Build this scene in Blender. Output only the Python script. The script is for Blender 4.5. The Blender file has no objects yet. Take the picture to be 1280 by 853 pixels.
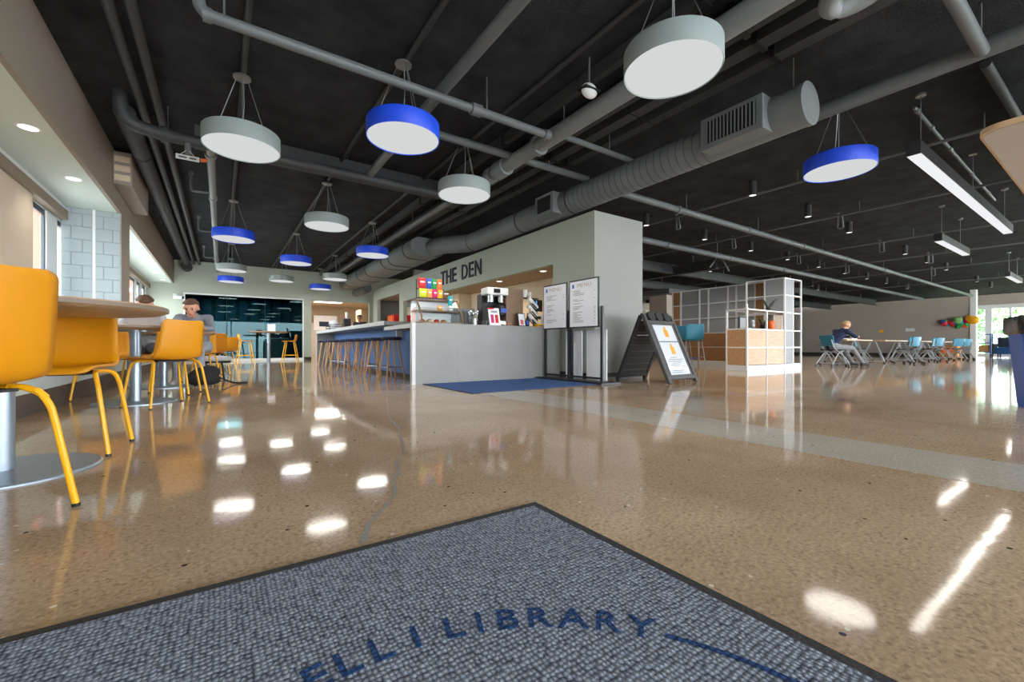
import bpy, bmesh, math, random
from mathutils import Vector, Matrix
random.seed(7)
S = bpy.context.scene
C = S.collection
PI = math.pi

# ------------------------------------------------------------------ camera
YAW = math.atan2(640 - 276.4, 536.0)          # building axes: Y runs down the hall, X across it
cam_d = bpy.data.cameras.new('camera')
cam = bpy.data.objects.new('camera', cam_d); C.objects.link(cam)
cam.location = (0, 0, 0.55)
cam.rotation_euler = (PI / 2, 0, -YAW)
cam_d.sensor_width = 36.0
cam_d.lens = 536.0 / 1280 * 36.0
cam_d.shift_y = (433.0 - 426.5) / 1280
cam_d.clip_start = 0.02; cam_d.clip_end = 300
S.camera = cam

# ------------------------------------------------------------------ world, exposure
w = bpy.data.worlds.new('overcast_sky'); S.world = w; w.use_nodes = True
bg = w.node_tree.nodes['Background']
bg.inputs[0].default_value = (0.90, 0.95, 1.0, 1)
bg.inputs[1].default_value = 9.0
S.view_settings.view_transform = 'Standard'
S.view_settings.look = 'None'
S.view_settings.gamma = 1.0
S.view_settings.use_curve_mapping = False
S.view_settings.exposure = 0.8

# ------------------------------------------------------------------ materials
MATS = {}
def srgb(r, g, b):
    def f(c):
        c /= 255.0
        return c / 12.92 if c <= 0.04045 else ((c + 0.055) / 1.055) ** 2.4
    return (f(r), f(g), f(b), 1)

def mat(name, col, rough=0.5, metal=0.0, noise=0.0, nscale=20.0, bump=0.0, bscale=60.0, spec=0.5, coat=0.0, emit=None, estr=0.0):
    """principled material; colour grain and fine relief from object-space noise"""
    m = bpy.data.materials.new(name); m.use_nodes = True
    nt = m.node_tree; p = nt.nodes['Principled BSDF']
    p.inputs['Base Color'].default_value = col
    p.inputs['Roughness'].default_value = rough
    p.inputs['Metallic'].default_value = metal
    p.inputs['Specular IOR Level'].default_value = spec
    p.inputs['Coat Weight'].default_value = coat
    tc = nt.nodes.new('ShaderNodeTexCoord')
    if noise > 0:
        n = nt.nodes.new('ShaderNodeTexNoise'); n.inputs['Scale'].default_value = nscale; n.inputs['Detail'].default_value = 5
        nt.links.new(tc.outputs['Object'], n.inputs['Vector'])
        r = nt.nodes.new('ShaderNodeValToRGB')
        a, b = 1 - noise, 1 + noise
        r.color_ramp.elements[0].position = 0.3; r.color_ramp.elements[1].position = 0.7
        r.color_ramp.elements[0].color = (col[0] * a, col[1] * a, col[2] * a, 1)
        r.color_ramp.elements[1].color = (min(1, col[0] * b), min(1, col[1] * b), min(1, col[2] * b), 1)
        nt.links.new(n.outputs['Fac'], r.inputs['Fac'])
        nt.links.new(r.outputs['Color'], p.inputs['Base Color'])
    if bump > 0:
        n2 = nt.nodes.new('ShaderNodeTexNoise'); n2.inputs['Scale'].default_value = bscale; n2.inputs['Detail'].default_value = 4
        nt.links.new(tc.outputs['Object'], n2.inputs['Vector'])
        bp = nt.nodes.new('ShaderNodeBump'); bp.inputs['Strength'].default_value = bump; bp.inputs['Distance'].default_value = 0.02
        nt.links.new(n2.outputs['Fac'], bp.inputs['Height'])
        nt.links.new(bp.outputs['Normal'], p.inputs['Normal'])
    if emit:
        p.inputs['Emission Color'].default_value = emit
        p.inputs['Emission Strength'].default_value = estr
    MATS[name] = m
    return m

def wood(name, c1, c2, axis='X', scale=6.0, rough=0.45):
    m = bpy.data.materials.new(name); m.use_nodes = True
    nt = m.node_tree; p = nt.nodes['Principled BSDF']; p.inputs['Roughness'].default_value = rough
    tc = nt.nodes.new('ShaderNodeTexCoord'); mp = nt.nodes.new('ShaderNodeMapping')
    sc = {'X': (1, 9, 9), 'Y': (9, 1, 9), 'Z': (9, 9, 1)}[axis]
    mp.inputs['Scale'].default_value = sc
    nt.links.new(tc.outputs['Object'], mp.inputs['Vector'])
    n = nt.nodes.new('ShaderNodeTexNoise'); n.inputs['Scale'].default_value = scale; n.inputs['Detail'].default_value = 6; n.inputs['Distortion'].default_value = 0.6
    nt.links.new(mp.outputs['Vector'], n.inputs['Vector'])
    r = nt.nodes.new('ShaderNodeValToRGB'); r.color_ramp.elements[0].position = 0.32; r.color_ramp.elements[1].position = 0.68
    r.color_ramp.elements[0].color = c1; r.color_ramp.elements[1].color = c2
    nt.links.new(n.outputs['Fac'], r.inputs['Fac']); nt.links.new(r.outputs['Color'], p.inputs['Base Color'])
    MATS[name] = m
    return m

def emis(name, col, strength):
    m = bpy.data.materials.new(name); m.use_nodes = True
    nt = m.node_tree; nt.nodes.remove(nt.nodes['Principled BSDF'])
    e = nt.nodes.new('ShaderNodeEmission'); e.inputs[0].default_value = col; e.inputs[1].default_value = strength
    nt.links.new(e.outputs[0], nt.nodes['Material Output'].inputs[0])
    MATS[name] = m
    return m

def glass(name, tint, refl=0.08, rough=0.0, ior=1.5, gcol=(1,1,1,1)):
    """thin pane: tinted see-through plus mirror reflection by fresnel"""
    m = bpy.data.materials.new(name); m.use_nodes = True
    nt = m.node_tree; nt.nodes.remove(nt.nodes['Principled BSDF'])
    t = nt.nodes.new('ShaderNodeBsdfTransparent'); t.inputs[0].default_value = tint
    g = nt.nodes.new('ShaderNodeBsdfGlossy'); g.inputs['Roughness'].default_value = rough; g.inputs[0].default_value = gcol
    lw = nt.nodes.new('ShaderNodeLayerWeight'); lw.inputs[0].default_value = 0.5
    pw = nt.nodes.new('ShaderNodeMath'); pw.operation = 'POWER'; pw.inputs[1].default_value = 5.0; nt.links.new(lw.outputs['Facing'], pw.inputs[0])
    r0 = ((ior - 1) / (ior + 1)) ** 2 * 0.6          # two faces share the reflection of one pane
    fr = nt.nodes.new('ShaderNodeMath'); fr.operation = 'MULTIPLY_ADD'; fr.inputs[1].default_value = 0.6 - r0; fr.inputs[2].default_value = r0; nt.links.new(pw.outputs[0], fr.inputs[0])
    ad = nt.nodes.new('ShaderNodeMath'); ad.operation = 'ADD'; ad.inputs[1].default_value = refl; ad.use_clamp = True
    mx = nt.nodes.new('ShaderNodeMixShader')
    nt.links.new(fr.outputs[0], ad.inputs[0]); nt.links.new(ad.outputs[0], mx.inputs[0])
    nt.links.new(t.outputs[0], mx.inputs[1]); nt.links.new(g.outputs[0], mx.inputs[2])
    nt.links.new(mx.outputs[0], nt.nodes['Material Output'].inputs[0])
    MATS[name] = m
    return m

def floor_mat(name, c1, c2, c3, rough=0.16, speck=1.0):
    """ground and polished concrete: cloudy tone, fine aggregate, dark and pale chips"""
    m = bpy.data.materials.new(name); m.use_nodes = True
    nt = m.node_tree; N = nt.nodes; Lk = nt.links
    p = N['Principled BSDF']
    tc = N.new('ShaderNodeTexCoord')
    big = N.new('ShaderNodeTexNoise'); big.inputs['Scale'].default_value = 0.9; big.inputs['Detail'].default_value = 7; big.inputs['Roughness'].default_value = 0.6
    fine = N.new('ShaderNodeTexNoise'); fine.inputs['Scale'].default_value = 85; fine.inputs['Detail'].default_value = 7; fine.inputs['Roughness'].default_value = 0.7
    vor = N.new('ShaderNodeTexVoronoi'); vor.inputs['Scale'].default_value = 130
    vor2 = N.new('ShaderNodeTexVoronoi'); vor2.inputs['Scale'].default_value = 34
    for n in (big, fine, vor, vor2): Lk.new(tc.outputs['Object'], n.inputs['Vector'])
    r1 = N.new('ShaderNodeValToRGB'); e = r1.color_ramp.elements
    e[0].position = 0.3; e[0].color = c1; e[1].position = 0.7; e[1].color = c2
    Lk.new(big.outputs['Fac'], r1.inputs['Fac'])
    r2 = N.new('ShaderNodeValToRGB'); e = r2.color_ramp.elements
    e[0].position = 0.34; e[0].color = (0.62, 0.60, 0.58, 1); e[1].position = 0.66; e[1].color = (1.2, 1.2, 1.2, 1)
    Lk.new(fine.outputs['Fac'], r2.inputs['Fac'])
    mul = N.new('ShaderNodeMix'); mul.data_type = 'RGBA'; mul.blend_type = 'MULTIPLY'; mul.inputs[0].default_value = 0.9 * speck
    Lk.new(r1.outputs[0], mul.inputs[6]); Lk.new(r2.outputs[0], mul.inputs[7])
    # chips: cell colours, only a few cells differ
    hs = N.new('ShaderNodeSeparateColor'); Lk.new(vor.outputs['Color'], hs.inputs[0])
    dk = N.new('ShaderNodeMath'); dk.operation = 'GREATER_THAN'; dk.inputs[1].default_value = 0.93
    Lk.new(hs.outputs[0], dk.inputs[0])
    m2 = N.new('ShaderNodeMix'); m2.data_type = 'RGBA'; m2.inputs[7].default_value = c3
    sc = N.new('ShaderNodeMath'); sc.operation = 'MULTIPLY'; sc.inputs[1].default_value = 0.5 * speck
    Lk.new(dk.outputs[0], sc.inputs[0]); Lk.new(sc.outputs[0], m2.inputs[0]); Lk.new(mul.outputs[2], m2.inputs[6])
    hs2 = N.new('ShaderNodeSeparateColor'); Lk.new(vor2.outputs['Color'], hs2.inputs[0])
    gt = N.new('ShaderNodeMath'); gt.operation = 'GREATER_THAN'; gt.inputs[1].default_value = 0.965
    Lk.new(hs2.outputs[1], gt.inputs[0])
    ds = N.new('ShaderNodeMath'); ds.operation = 'LESS_THAN'; ds.inputs[1].default_value = 0.22; Lk.new(vor2.outputs['Distance'], ds.inputs[0])
    an = N.new('ShaderNodeMath'); an.operation = 'MULTIPLY'; Lk.new(gt.outputs[0], an.inputs[0]); Lk.new(ds.outputs[0], an.inputs[1])
    cc = N.new('ShaderNodeMath'); cc.operation = 'GREATER_THAN'; cc.inputs[1].default_value = 0.35; Lk.new(hs2.outputs[2], cc.inputs[0])
    pick = N.new('ShaderNodeMix'); pick.data_type = 'RGBA'; pick.inputs[6].default_value = (0.75, 0.68, 0.58, 1); pick.inputs[7].default_value = (0.05, 0.04, 0.035, 1)
    Lk.new(cc.outputs[0], pick.inputs[0])
    m3 = N.new('ShaderNodeMix'); m3.data_type = 'RGBA'
    Lk.new(an.outputs[0], m3.inputs[0]); Lk.new(m2.outputs[2], m3.inputs[6]); Lk.new(pick.outputs[2], m3.inputs[7])
    Lk.new(m3.outputs[2], p.inputs['Base Color'])
    rr = N.new('ShaderNodeMapRange'); rr.inputs['To Min'].default_value = rough * 0.75; rr.inputs['To Max'].default_value = rough * 1.3
    Lk.new(big.outputs['Fac'], rr.inputs['Value']); Lk.new(rr.outputs[0], p.inputs['Roughness'])
    p.inputs['Specular IOR Level'].default_value = 0.16
    p.inputs['Coat Weight'].default_value = 0.0; p.inputs['Coat Roughness'].default_value = 0.05
    wv = N.new('ShaderNodeTexNoise'); wv.inputs['Scale'].default_value = 5; wv.inputs['Detail'].default_value = 2
    Lk.new(tc.outputs['Object'], wv.inputs['Vector'])
    bp = N.new('ShaderNodeBump'); bp.inputs['Strength'].default_value = 0.035; bp.inputs['Distance'].default_value = 0.02
    Lk.new(wv.outputs['Fac'], bp.inputs['Height']); Lk.new(bp.outputs['Normal'], p.inputs['Normal']); Lk.new(bp.outputs['Normal'], p.inputs['Coat Normal'])
    MATS[name] = m
    return m

def carpet_mat(name, c1, c2, sx=105.0, sy=88.0):
    """woven loop-pile mat: rows of small knots with dark gaps between them"""
    m = bpy.data.materials.new(name); m.use_nodes = True
    nt = m.node_tree; N = nt.nodes; Lk = nt.links; p = N['Principled BSDF']
    p.inputs['Roughness'].default_value = 0.95; p.inputs['Specular IOR Level'].default_value = 0.12
    tc = N.new('ShaderNodeTexCoord'); mp = N.new('ShaderNodeMapping'); mp.inputs['Scale'].default_value = (sx, sy, 1)
    Lk.new(tc.outputs['Object'], mp.inputs['Vector'])
    v = N.new('ShaderNodeTexVoronoi'); v.voronoi_dimensions = '2D'; v.inputs['Scale'].default_value = 1.0; v.inputs['Randomness'].default_value = 0.42
    Lk.new(mp.outputs[0], v.inputs['Vector'])
    hs = N.new('ShaderNodeSeparateColor'); Lk.new(v.outputs['Color'], hs.inputs[0])
    fine = N.new('ShaderNodeTexNoise'); fine.inputs['Scale'].default_value = 260; fine.inputs['Detail'].default_value = 3; Lk.new(tc.outputs['Object'], fine.inputs['Vector'])
    k = N.new('ShaderNodeMapRange'); k.inputs['From Min'].default_value = 0.62; k.inputs['From Max'].default_value = 0.08; Lk.new(v.outputs['Distance'], k.inputs['Value'])
    av = N.new('ShaderNodeMath'); av.operation = 'MULTIPLY_ADD'; av.inputs[1].default_value = 0.30; Lk.new(hs.outputs[0], av.inputs[0])
    sc = N.new('ShaderNodeMath'); sc.operation = 'MULTIPLY_ADD'; sc.inputs[1].default_value = 0.62; Lk.new(k.outputs[0], sc.inputs[0])
    fs_ = N.new('ShaderNodeMath'); fs_.operation = 'MULTIPLY_ADD'; fs_.inputs[1].default_value = 0.7; fs_.inputs[2].default_value = -0.33; Lk.new(fine.outputs['Fac'], fs_.inputs[0])
    Lk.new(fs_.outputs[0], sc.inputs[2]); Lk.new(sc.outputs[0], av.inputs[2])
    mx = N.new('ShaderNodeMix'); mx.data_type = 'RGBA'; mx.inputs[6].default_value = c1; mx.inputs[7].default_value = c2
    Lk.new(av.outputs[0], mx.inputs[0]); Lk.new(mx.outputs[2], p.inputs['Base Color'])
    bp = N.new('ShaderNodeBump'); bp.inputs['Strength'].default_value = 1.0; bp.inputs['Distance'].default_value = 0.004; bp.invert = True
    Lk.new(v.outputs['Distance'], bp.inputs['Height']); Lk.new(bp.outputs['Normal'], p.inputs['Normal'])
    MATS[name] = m
    return m

floor_mat('concrete', srgb(176, 150, 122), srgb(214, 190, 162), srgb(128, 108, 88), 0.065)
floor_mat('concrete_grey', srgb(188, 180, 168), srgb(208, 200, 188), srgb(156, 146, 134), 0.065, 0.7)
mat('crack_grey', srgb(128, 124, 118), 0.35, noise=0.15, nscale=60)
carpet_mat('mat_blue_grey', srgb(50, 58, 76), srgb(178, 188, 204))
carpet_mat('mat_letter', srgb(26, 50, 92), srgb(58, 90, 138))
mat('rubber', srgb(38, 38, 40), 0.7, bump=0.3, bscale=200)
carpet_mat('carpet_blue', srgb(58, 84, 130), srgb(82, 110, 160), 60, 60)
mat('ceiling_black', srgb(52, 54, 58), 0.95, noise=0.3, nscale=3, bump=1.0, bscale=45, spec=0.1)
mat('duct', srgb(108, 114, 116), 0.55, noise=0.06, nscale=4)
mat('duct_dark', srgb(80, 84, 86), 0.6, noise=0.08, nscale=4)
mat('pipe', srgb(98, 104, 107), 0.5, noise=0.07, nscale=6)
mat('pipe_light', srgb(128, 134, 136), 0.5, noise=0.05, nscale=6)
mat('pipe_dark', srgb(52, 54, 56), 0.6, noise=0.15, nscale=6)
mat('black', srgb(22, 22, 24), 0.5)
mat('slot_black', srgb(14, 14, 15), 0.8)
mat('sage', srgb(170, 177, 164), 0.8, noise=0.02, nscale=1.2)
mat('grey_wall', srgb(140, 142, 139), 0.8, noise=0.02, nscale=1.2)
mat('fascia', srgb(152, 142, 131), 0.8, noise=0.02, nscale=1.0)
mat('soffit_white', srgb(206, 216, 210), 0.85)
mat('block_paint', srgb(156, 165, 168), 0.75, bump=0.15, bscale=90)
mat('mortar', srgb(146, 154, 157), 0.85)
mat('far_wall', srgb(172, 162, 150), 0.85, noise=0.03, nscale=0.7)
mat('base_dark', srgb(48, 46, 45), 0.6)
mat('base_wood', srgb(88, 76, 66), 0.6, noise=0.25, nscale=4)
mat('white_trim', srgb(222, 226, 226), 0.5)
mat('frame_dark', srgb(56, 64, 72), 0.4, metal=0.3)
mat('shade_fabric', srgb(200, 184, 164), 0.9, bump=0.2, bscale=220)
mat('cassette', srgb(128, 112, 98), 0.7)
mat('yellow', srgb(214, 142, 6), 0.42)
mat('yellow_metal', srgb(236, 172, 14), 0.35)
mat('orange_shell', srgb(206, 128, 16), 0.42)
wood('table_oak', srgb(176, 142, 106), srgb(200, 168, 130), 'X', 5)
mat('edge_band', srgb(128, 112, 98), 0.5)
mat('steel_grey', srgb(150, 162, 174), 0.35, metal=0.55)
mat('steel_bright', srgb(190, 194, 198), 0.25, metal=0.9)
mat('laminate', srgb(134, 134, 132), 0.45, noise=0.07, nscale=2.2, bump=0.05, bscale=120)
mat('laminate_white', srgb(206, 209, 211), 0.4)
mat('blue_panel', srgb(72, 112, 172), 0.55, noise=0.04, nscale=2)
mat('navy', srgb(18, 30, 66), 0.6)
mat('navy_letter', srgb(14, 28, 48), 0.5)
wood('stool_wood', srgb(186, 140, 96), srgb(214, 172, 128), 'Z', 9)
mat('lamp_grey', srgb(138, 150, 150), 0.6)
mat('lamp_blue', srgb(16, 72, 220), 0.5)
mat('wire', srgb(150, 152, 152), 0.35, metal=0.7)
emis('diffuser', (0.98, 1.0, 1.0, 1), 0.39)
emis('downlight', (1.0, 0.96, 0.9, 1), 1.2)
emis('linear_diffuser', (0.97, 0.98, 1.0, 1), 0.52)
mat('menu_black', srgb(30, 33, 38), 0.4)
mat('paper', srgb(238, 240, 247), 0.6)
mat('print_grey', srgb(150, 154, 162), 0.7)
mat('print_tan', srgb(190, 172, 150), 0.7)
mat('sign_board', srgb(74, 74, 74), 0.5, bump=0.1, bscale=200)
mat('sign_black', srgb(40, 42, 44), 0.5)
mat('plastic_sheet', srgb(208, 214, 222), 0.12, coat=0.8, bump=0.5, bscale=7)
mat('amber_print', srgb(222, 156, 40), 0.5)
mat('ink', srgb(96, 102, 112), 0.6)
mat('white_metal', srgb(206, 208, 210), 0.4)
wood('panel_oak', srgb(156, 116, 78), srgb(188, 148, 106), 'X', 4)
wood('panel_oak_dark', srgb(136, 98, 64), srgb(164, 122, 82), 'X', 4)
mat('panel_grey', srgb(142, 146, 150), 0.6, noise=0.04, nscale=3)
mat('teal', srgb(40, 122, 148), 0.45)
mat('chair_metal', srgb(158, 166, 172), 0.35, metal=0.4)
mat('bin_blue', srgb(8, 94, 200), 0.42)
mat('bag_black', srgb(26, 26, 28), 0.22, bump=0.6, bscale=14)
glass('window_glass', (0.95, 0.98, 0.98, 1), 0.02)
glass('teal_glass', (0.30, 0.50, 0.55, 1), 0.01, ior=1.38, gcol=(0.5, 0.72, 0.74, 1))
glass('case_glass', (0.9, 0.93, 0.93, 1), 0.05)
mat('curtain_teal', srgb(40, 104, 118), 0.8, noise=0.1, nscale=3)
mat('room_teal', srgb(74, 116, 120), 0.8)
mat('room_dark', srgb(30, 66, 76), 0.8)
mat('warm_wall', srgb(214, 196, 168), 0.8)
mat('kitchen_ceiling', srgb(170, 150, 130), 0.8)
mat('locker', srgb(204, 190, 172), 0.6)
mat('door_pine', srgb(220, 188, 148), 0.6)
mat('skin', srgb(214, 160, 132), 0.55)
mat('skin_dark', srgb(150, 106, 82), 0.55)
mat('hair_brown', srgb(92, 62, 44), 0.6, noise=0.3, nscale=60)
mat('hair_black', srgb(24, 22, 22), 0.5)
mat('hair_blond', srgb(176, 150, 112), 0.6, noise=0.2, nscale=60)
mat('hoodie_grey', srgb(128, 134, 144), 0.9, noise=0.08, nscale=20)
mat('hoodie_light', srgb(190, 192, 196), 0.9, noise=0.06, nscale=20)
mat('hoodie_navy', srgb(24, 34, 66), 0.9)
mat('jeans_light', srgb(160, 166, 176), 0.9, noise=0.1, nscale=20)
mat('trousers_grey', srgb(128, 130, 134), 0.9)
mat('shoe_white', srgb(206, 206, 206), 0.7)
mat('shoe_black', srgb(26, 26, 28), 0.6)
mat('black_top', srgb(34, 34, 38), 0.9)
mat('bag_fabric', srgb(30, 31, 35), 0.85, bump=0.4, bscale=30)
mat('silver', srgb(200, 203, 208), 0.3, metal=0.7)
mat('red', srgb(206, 28, 34), 0.45)
mat('green', srgb(20, 150, 74), 0.45)
mat('royal', srgb(40, 86, 190), 0.45)
mat('orange', srgb(238, 110, 36), 0.45)
mat('lime', srgb(206, 220, 36), 0.45)
mat('tan_bag', srgb(240, 170, 80), 0.45)
mat('magenta', srgb(206, 16, 110), 0.45)
mat('amber', srgb(250, 178, 30), 0.45)
mat('teal_bag', srgb(30, 160, 170), 0.45)
mat('machine_brown', srgb(124, 96, 72), 0.4, noise=0.1, nscale=10)
mat('cup_white', srgb(236, 236, 232), 0.5)
emis('screen_blue', (0.10, 0.35, 0.8, 1), 0.8)
emis('panel_light', (1, 0.98, 0.95, 1), 2.2)
emis('cooler_light', (0.45, 0.75, 1.0, 1), 0.9)
mat('brick', srgb(150, 88, 72), 0.85, noise=0.15, nscale=9)
mat('pale_stone', srgb(226, 226, 222), 0.85, noise=0.05, nscale=2)
mat('pane_dark', srgb(110, 130, 146), 0.15)
mat('leaf', srgb(104, 168, 68), 0.7, noise=0.35, nscale=2)
mat('leaf_dark', srgb(70, 130, 50), 0.7, noise=0.35, nscale=2)
mat('plant_dark', srgb(44, 54, 40), 0.6)
mat('pale_green', srgb(130, 190, 112), 0.6)
mat('bark', srgb(84, 68, 54), 0.9, noise=0.2, nscale=8)
mat('grass', srgb(110, 146, 82), 0.9, noise=0.2, nscale=1)
mat('pavement', srgb(178, 176, 170), 0.9, noise=0.05, nscale=1)
mat('sofa_blue', srgb(18, 74, 128), 0.8)
mat('sofa_dark', srgb(38, 46, 58), 0.8)
mat('cart_blue', srgb(22, 86, 150), 0.5)
mat('kraft', srgb(178, 126, 74), 0.8)
mat('cork', srgb(150, 116, 82), 0.9)

ORD = ['first', 'second', 'third', 'fourth', 'fifth', 'sixth', 'seventh', 'eighth', 'ninth', 'tenth']
# ------------------------------------------------------------------ mesh helpers
class MB:
    def __init__(s): s.v = []; s.f = []
    def add(s, vs, fs):
        o = len(s.v); s.v += [tuple(p) for p in vs]; s.f += [tuple(i + o for i in q) for q in fs]; return s
    def box(s, x0, x1, y0, y1, z0, z1):
        return s.add([(x0,y0,z0),(x1,y0,z0),(x1,y1,z0),(x0,y1,z0),(x0,y0,z1),(x1,y0,z1),(x1,y1,z1),(x0,y1,z1)],
              [(0,3,2,1),(4,5,6,7),(0,1,5,4),(1,2,6,5),(2,3,7,6),(3,0,4,7)])
    def obox(s, c, size, M):
        """box of given size about c, turned by the 3x3 matrix M"""
        a, b, d = [q / 2 for q in size]; vs = []
        for z in (-d, d):
            for x, y in ((-a,-b),(a,-b),(a,b),(-a,b)):
                vs.append(Vector(c) + M @ Vector((x, y, z)))
        return s.add(vs, [(0,3,2,1),(4,5,6,7),(0,1,5,4),(1,2,6,5),(2,3,7,6),(3,0,4,7)])
    def bar(s, p0, p1, wx, wy=None):
        """rectangular bar from p0 to p1"""
        p0, p1 = Vector(p0), Vector(p1); d = p1 - p0; wy = wy or wx
        q = d.to_track_quat('Z', 'Y').to_matrix()
        return s.obox((p0 + p1) / 2, (wx, wy, d.length), q)
    def cyl(s, p0, p1, r, r2=None, n=12, caps=True):
        p0, p1 = Vector(p0), Vector(p1); d = p1 - p0; r2 = r if r2 is None else r2
        q = d.to_track_quat('Z', 'Y').to_matrix(); vs = []
        for p, rr in ((p0, r), (p1, r2)):
            for i in range(n):
                a = 2 * PI * i / n; vs.append(p + q @ Vector((rr * math.cos(a), rr * math.sin(a), 0)))
        fs = [(i, (i + 1) % n, n + (i + 1) % n, n + i) for i in range(n)]
        if caps: fs += [tuple(range(n - 1, -1, -1)), tuple(range(n, 2 * n))]
        return s.add(vs, fs)
    def tube(s, path, r, n=8, sub=0, caps=True):
        """round tube swept along a path; sub > 0 rounds the bends"""
        P = [Vector(p) for p in path]
        if sub:
            Q = [P[0]]
            for i in range(1, len(P) - 1):
                a, b, c = P[i-1], P[i], P[i+1]
                k = min((a-b).length, (c-b).length, sub) if isinstance(sub, float) else 0.4 * min((a-b).length, (c-b).length)
                s0 = b + (a-b).normalized() * k * (0.98 if isinstance(sub, float) else 1); s1 = b + (c-b).normalized() * k * (0.98 if isinstance(sub, float) else 1)
                for t in range(6):
                    t /= 5.0
                    Q.append(s0 * (1-t)**2 + b * 2*t*(1-t) + s1 * t*t)
            Q.append(P[-1]); P = Q
        vs = []; fs = []; up = None
        for i, p in enumerate(P):
            d = (P[min(i+1, len(P)-1)] - P[max(i-1, 0)]).normalized()
            if up is None:
                up = Vector((0,0,1)) if abs(d.z) < 0.9 else Vector((1,0,0))
            x = d.cross(up)
            if x.length < 1e-4: x = d.orthogonal()
            x.normalize(); y = x.cross(d).normalized(); up = y
            rr = r[min(i, len(r)-1)] if isinstance(r, (list, tuple)) else r
            for k in range(n):
                a = 2 * PI * k / n; vs.append(p + x * rr * math.cos(a) + y * rr * math.sin(a))
        m = len(P)
        for i in range(m - 1):
            for k in range(n):
                fs.append((i*n+k, i*n+(k+1) % n, (i+1)*n+(k+1) % n, (i+1)*n+k))
        if caps: fs += [tuple(range(n-1, -1, -1)), tuple(range((m-1)*n, m*n))]
        return s.add(vs, fs)
    def lathe(s, prof, c=(0,0,0), n=32, capb=True, capt=True):
        vs = []; fs = []; c = Vector(c)
        for r, z in prof:
            for i in range(n):
                a = 2*PI*i/n; vs.append(c + Vector((r*math.cos(a), r*math.sin(a), z)))
        m = len(prof)
        for j in range(m-1):
            for i in range(n):
                fs.append((j*n+i, j*n+(i+1) % n, (j+1)*n+(i+1) % n, (j+1)*n+i))
        if capb: fs.append(tuple(range(n-1, -1, -1)))
        if capt: fs.append(tuple(range((m-1)*n, m*n)))
        return s.add(vs, fs)
    def sphere(s, c, r, n=12, m=8, sc=(1,1,1)):
        vs = [Vector(c) + Vector((0,0,-r*sc[2]))]; fs = []
        for j in range(1, m):
            t = -PI/2 + PI*j/m
            for i in range(n):
                a = 2*PI*i/n
                vs.append(Vector(c) + Vector((r*sc[0]*math.cos(t)*math.cos(a), r*sc[1]*math.cos(t)*math.sin(a), r*sc[2]*math.sin(t))))
        vs.append(Vector(c) + Vector((0,0,r*sc[2])))
        for i in range(n): fs.append((0, 1+(i+1) % n, 1+i))
        for j in range(m-2):
            for i in range(n):
                a = 1+j*n; fs.append((a+i, a+(i+1) % n, a+n+(i+1) % n, a+n+i))
        a = 1+(m-2)*n; t = len(vs)-1
        for i in range(n): fs.append((a+i, a+(i+1) % n, t))
        return s.add(vs, fs)
    def prism(s, poly, z0, z1, axis='Z'):
        """polygon extruded along an axis; poly is given in the other two axes"""
        def P(a, b, t): return {'Z': (a, b, t), 'X': (t, a, b), 'Y': (a, t, b)}[axis]
        n = len(poly)
        vs = [P(a, b, z0) for a, b in poly] + [P(a, b, z1) for a, b in poly]
        fs = [(i, (i+1) % n, n+(i+1) % n, n+i) for i in range(n)] + [tuple(range(n-1, -1, -1)), tuple(range(n, 2*n))]
        return s.add(vs, fs)
    def mesh(s, name, bevel=0.0, seg=1):
        me = bpy.data.meshes.new(name)
        me.from_pydata(s.v, [], s.f)
        bm = bmesh.new(); bm.from_mesh(me)
        bmesh.ops.recalc_face_normals(bm, faces=bm.faces)
        if bevel > 0:
            ed = [e for e in bm.edges if len(e.link_faces) == 2 and e.calc_face_angle(0) > 0.6]
            bmesh.ops.bevel(bm, geom=ed, offset=bevel, segments=seg, affect='EDGES', profile=0.5, clamp_overlap=True)
        bm.to_mesh(me); bm.free()
        return me
    def build(s, name, material, parent=None, smooth=True, bevel=0.0, seg=1, loc=None):
        me = s.mesh(name, bevel, seg)
        return link(name, me, material, parent, smooth, loc)

def link(name, me, material, parent=None, smooth=True, loc=None):
    me.materials.clear()
    for mm in (material if isinstance(material, (list, tuple)) else [material]):
        me.materials.append(MATS[mm])
    if smooth:
        me.polygons.foreach_set('use_smooth', [True] * len(me.polygons))
        me.set_sharp_from_angle(angle=math.radians(35))
    o = bpy.data.objects.new(name, me); C.objects.link(o)
    if parent: o.parent = parent
    if loc: o.location = loc
    return o

def tag(o, label, cat, group=None, kind=None):
    o['label'] = label; o['category'] = cat
    if group: o['group'] = group
    if kind: o['kind'] = kind
    return o

def struct(o, label=None):
    o['kind'] = 'structure'
    if label: o['label'] = label
    return o

def thing(name, label, cat, loc=(0,0,0), rz=0.0, group=None):
    o = bpy.data.objects.new(name, None); C.objects.link(o)
    o.location = loc; o.rotation_euler = (0, 0, rz); o.empty_display_size = 0.1
    return tag(o, label, cat, group)

def dup(root, loc, rz, label=None, group=None):
    r = root.copy(); C.objects.link(r); r.location = loc; r.rotation_euler = (0, 0, rz)
    if label: r['label'] = label
    if group: r['group'] = group
    def rec(src, dst):
        for ch in src.children:
            c = ch.copy(); C.objects.link(c); c.parent = dst; rec(ch, c)
    rec(root, r)
    return r

def facing(dx, dy):
    """z rotation that turns local +Y to the direction (dx, dy)"""
    return math.atan2(-dx, dy)

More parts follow.
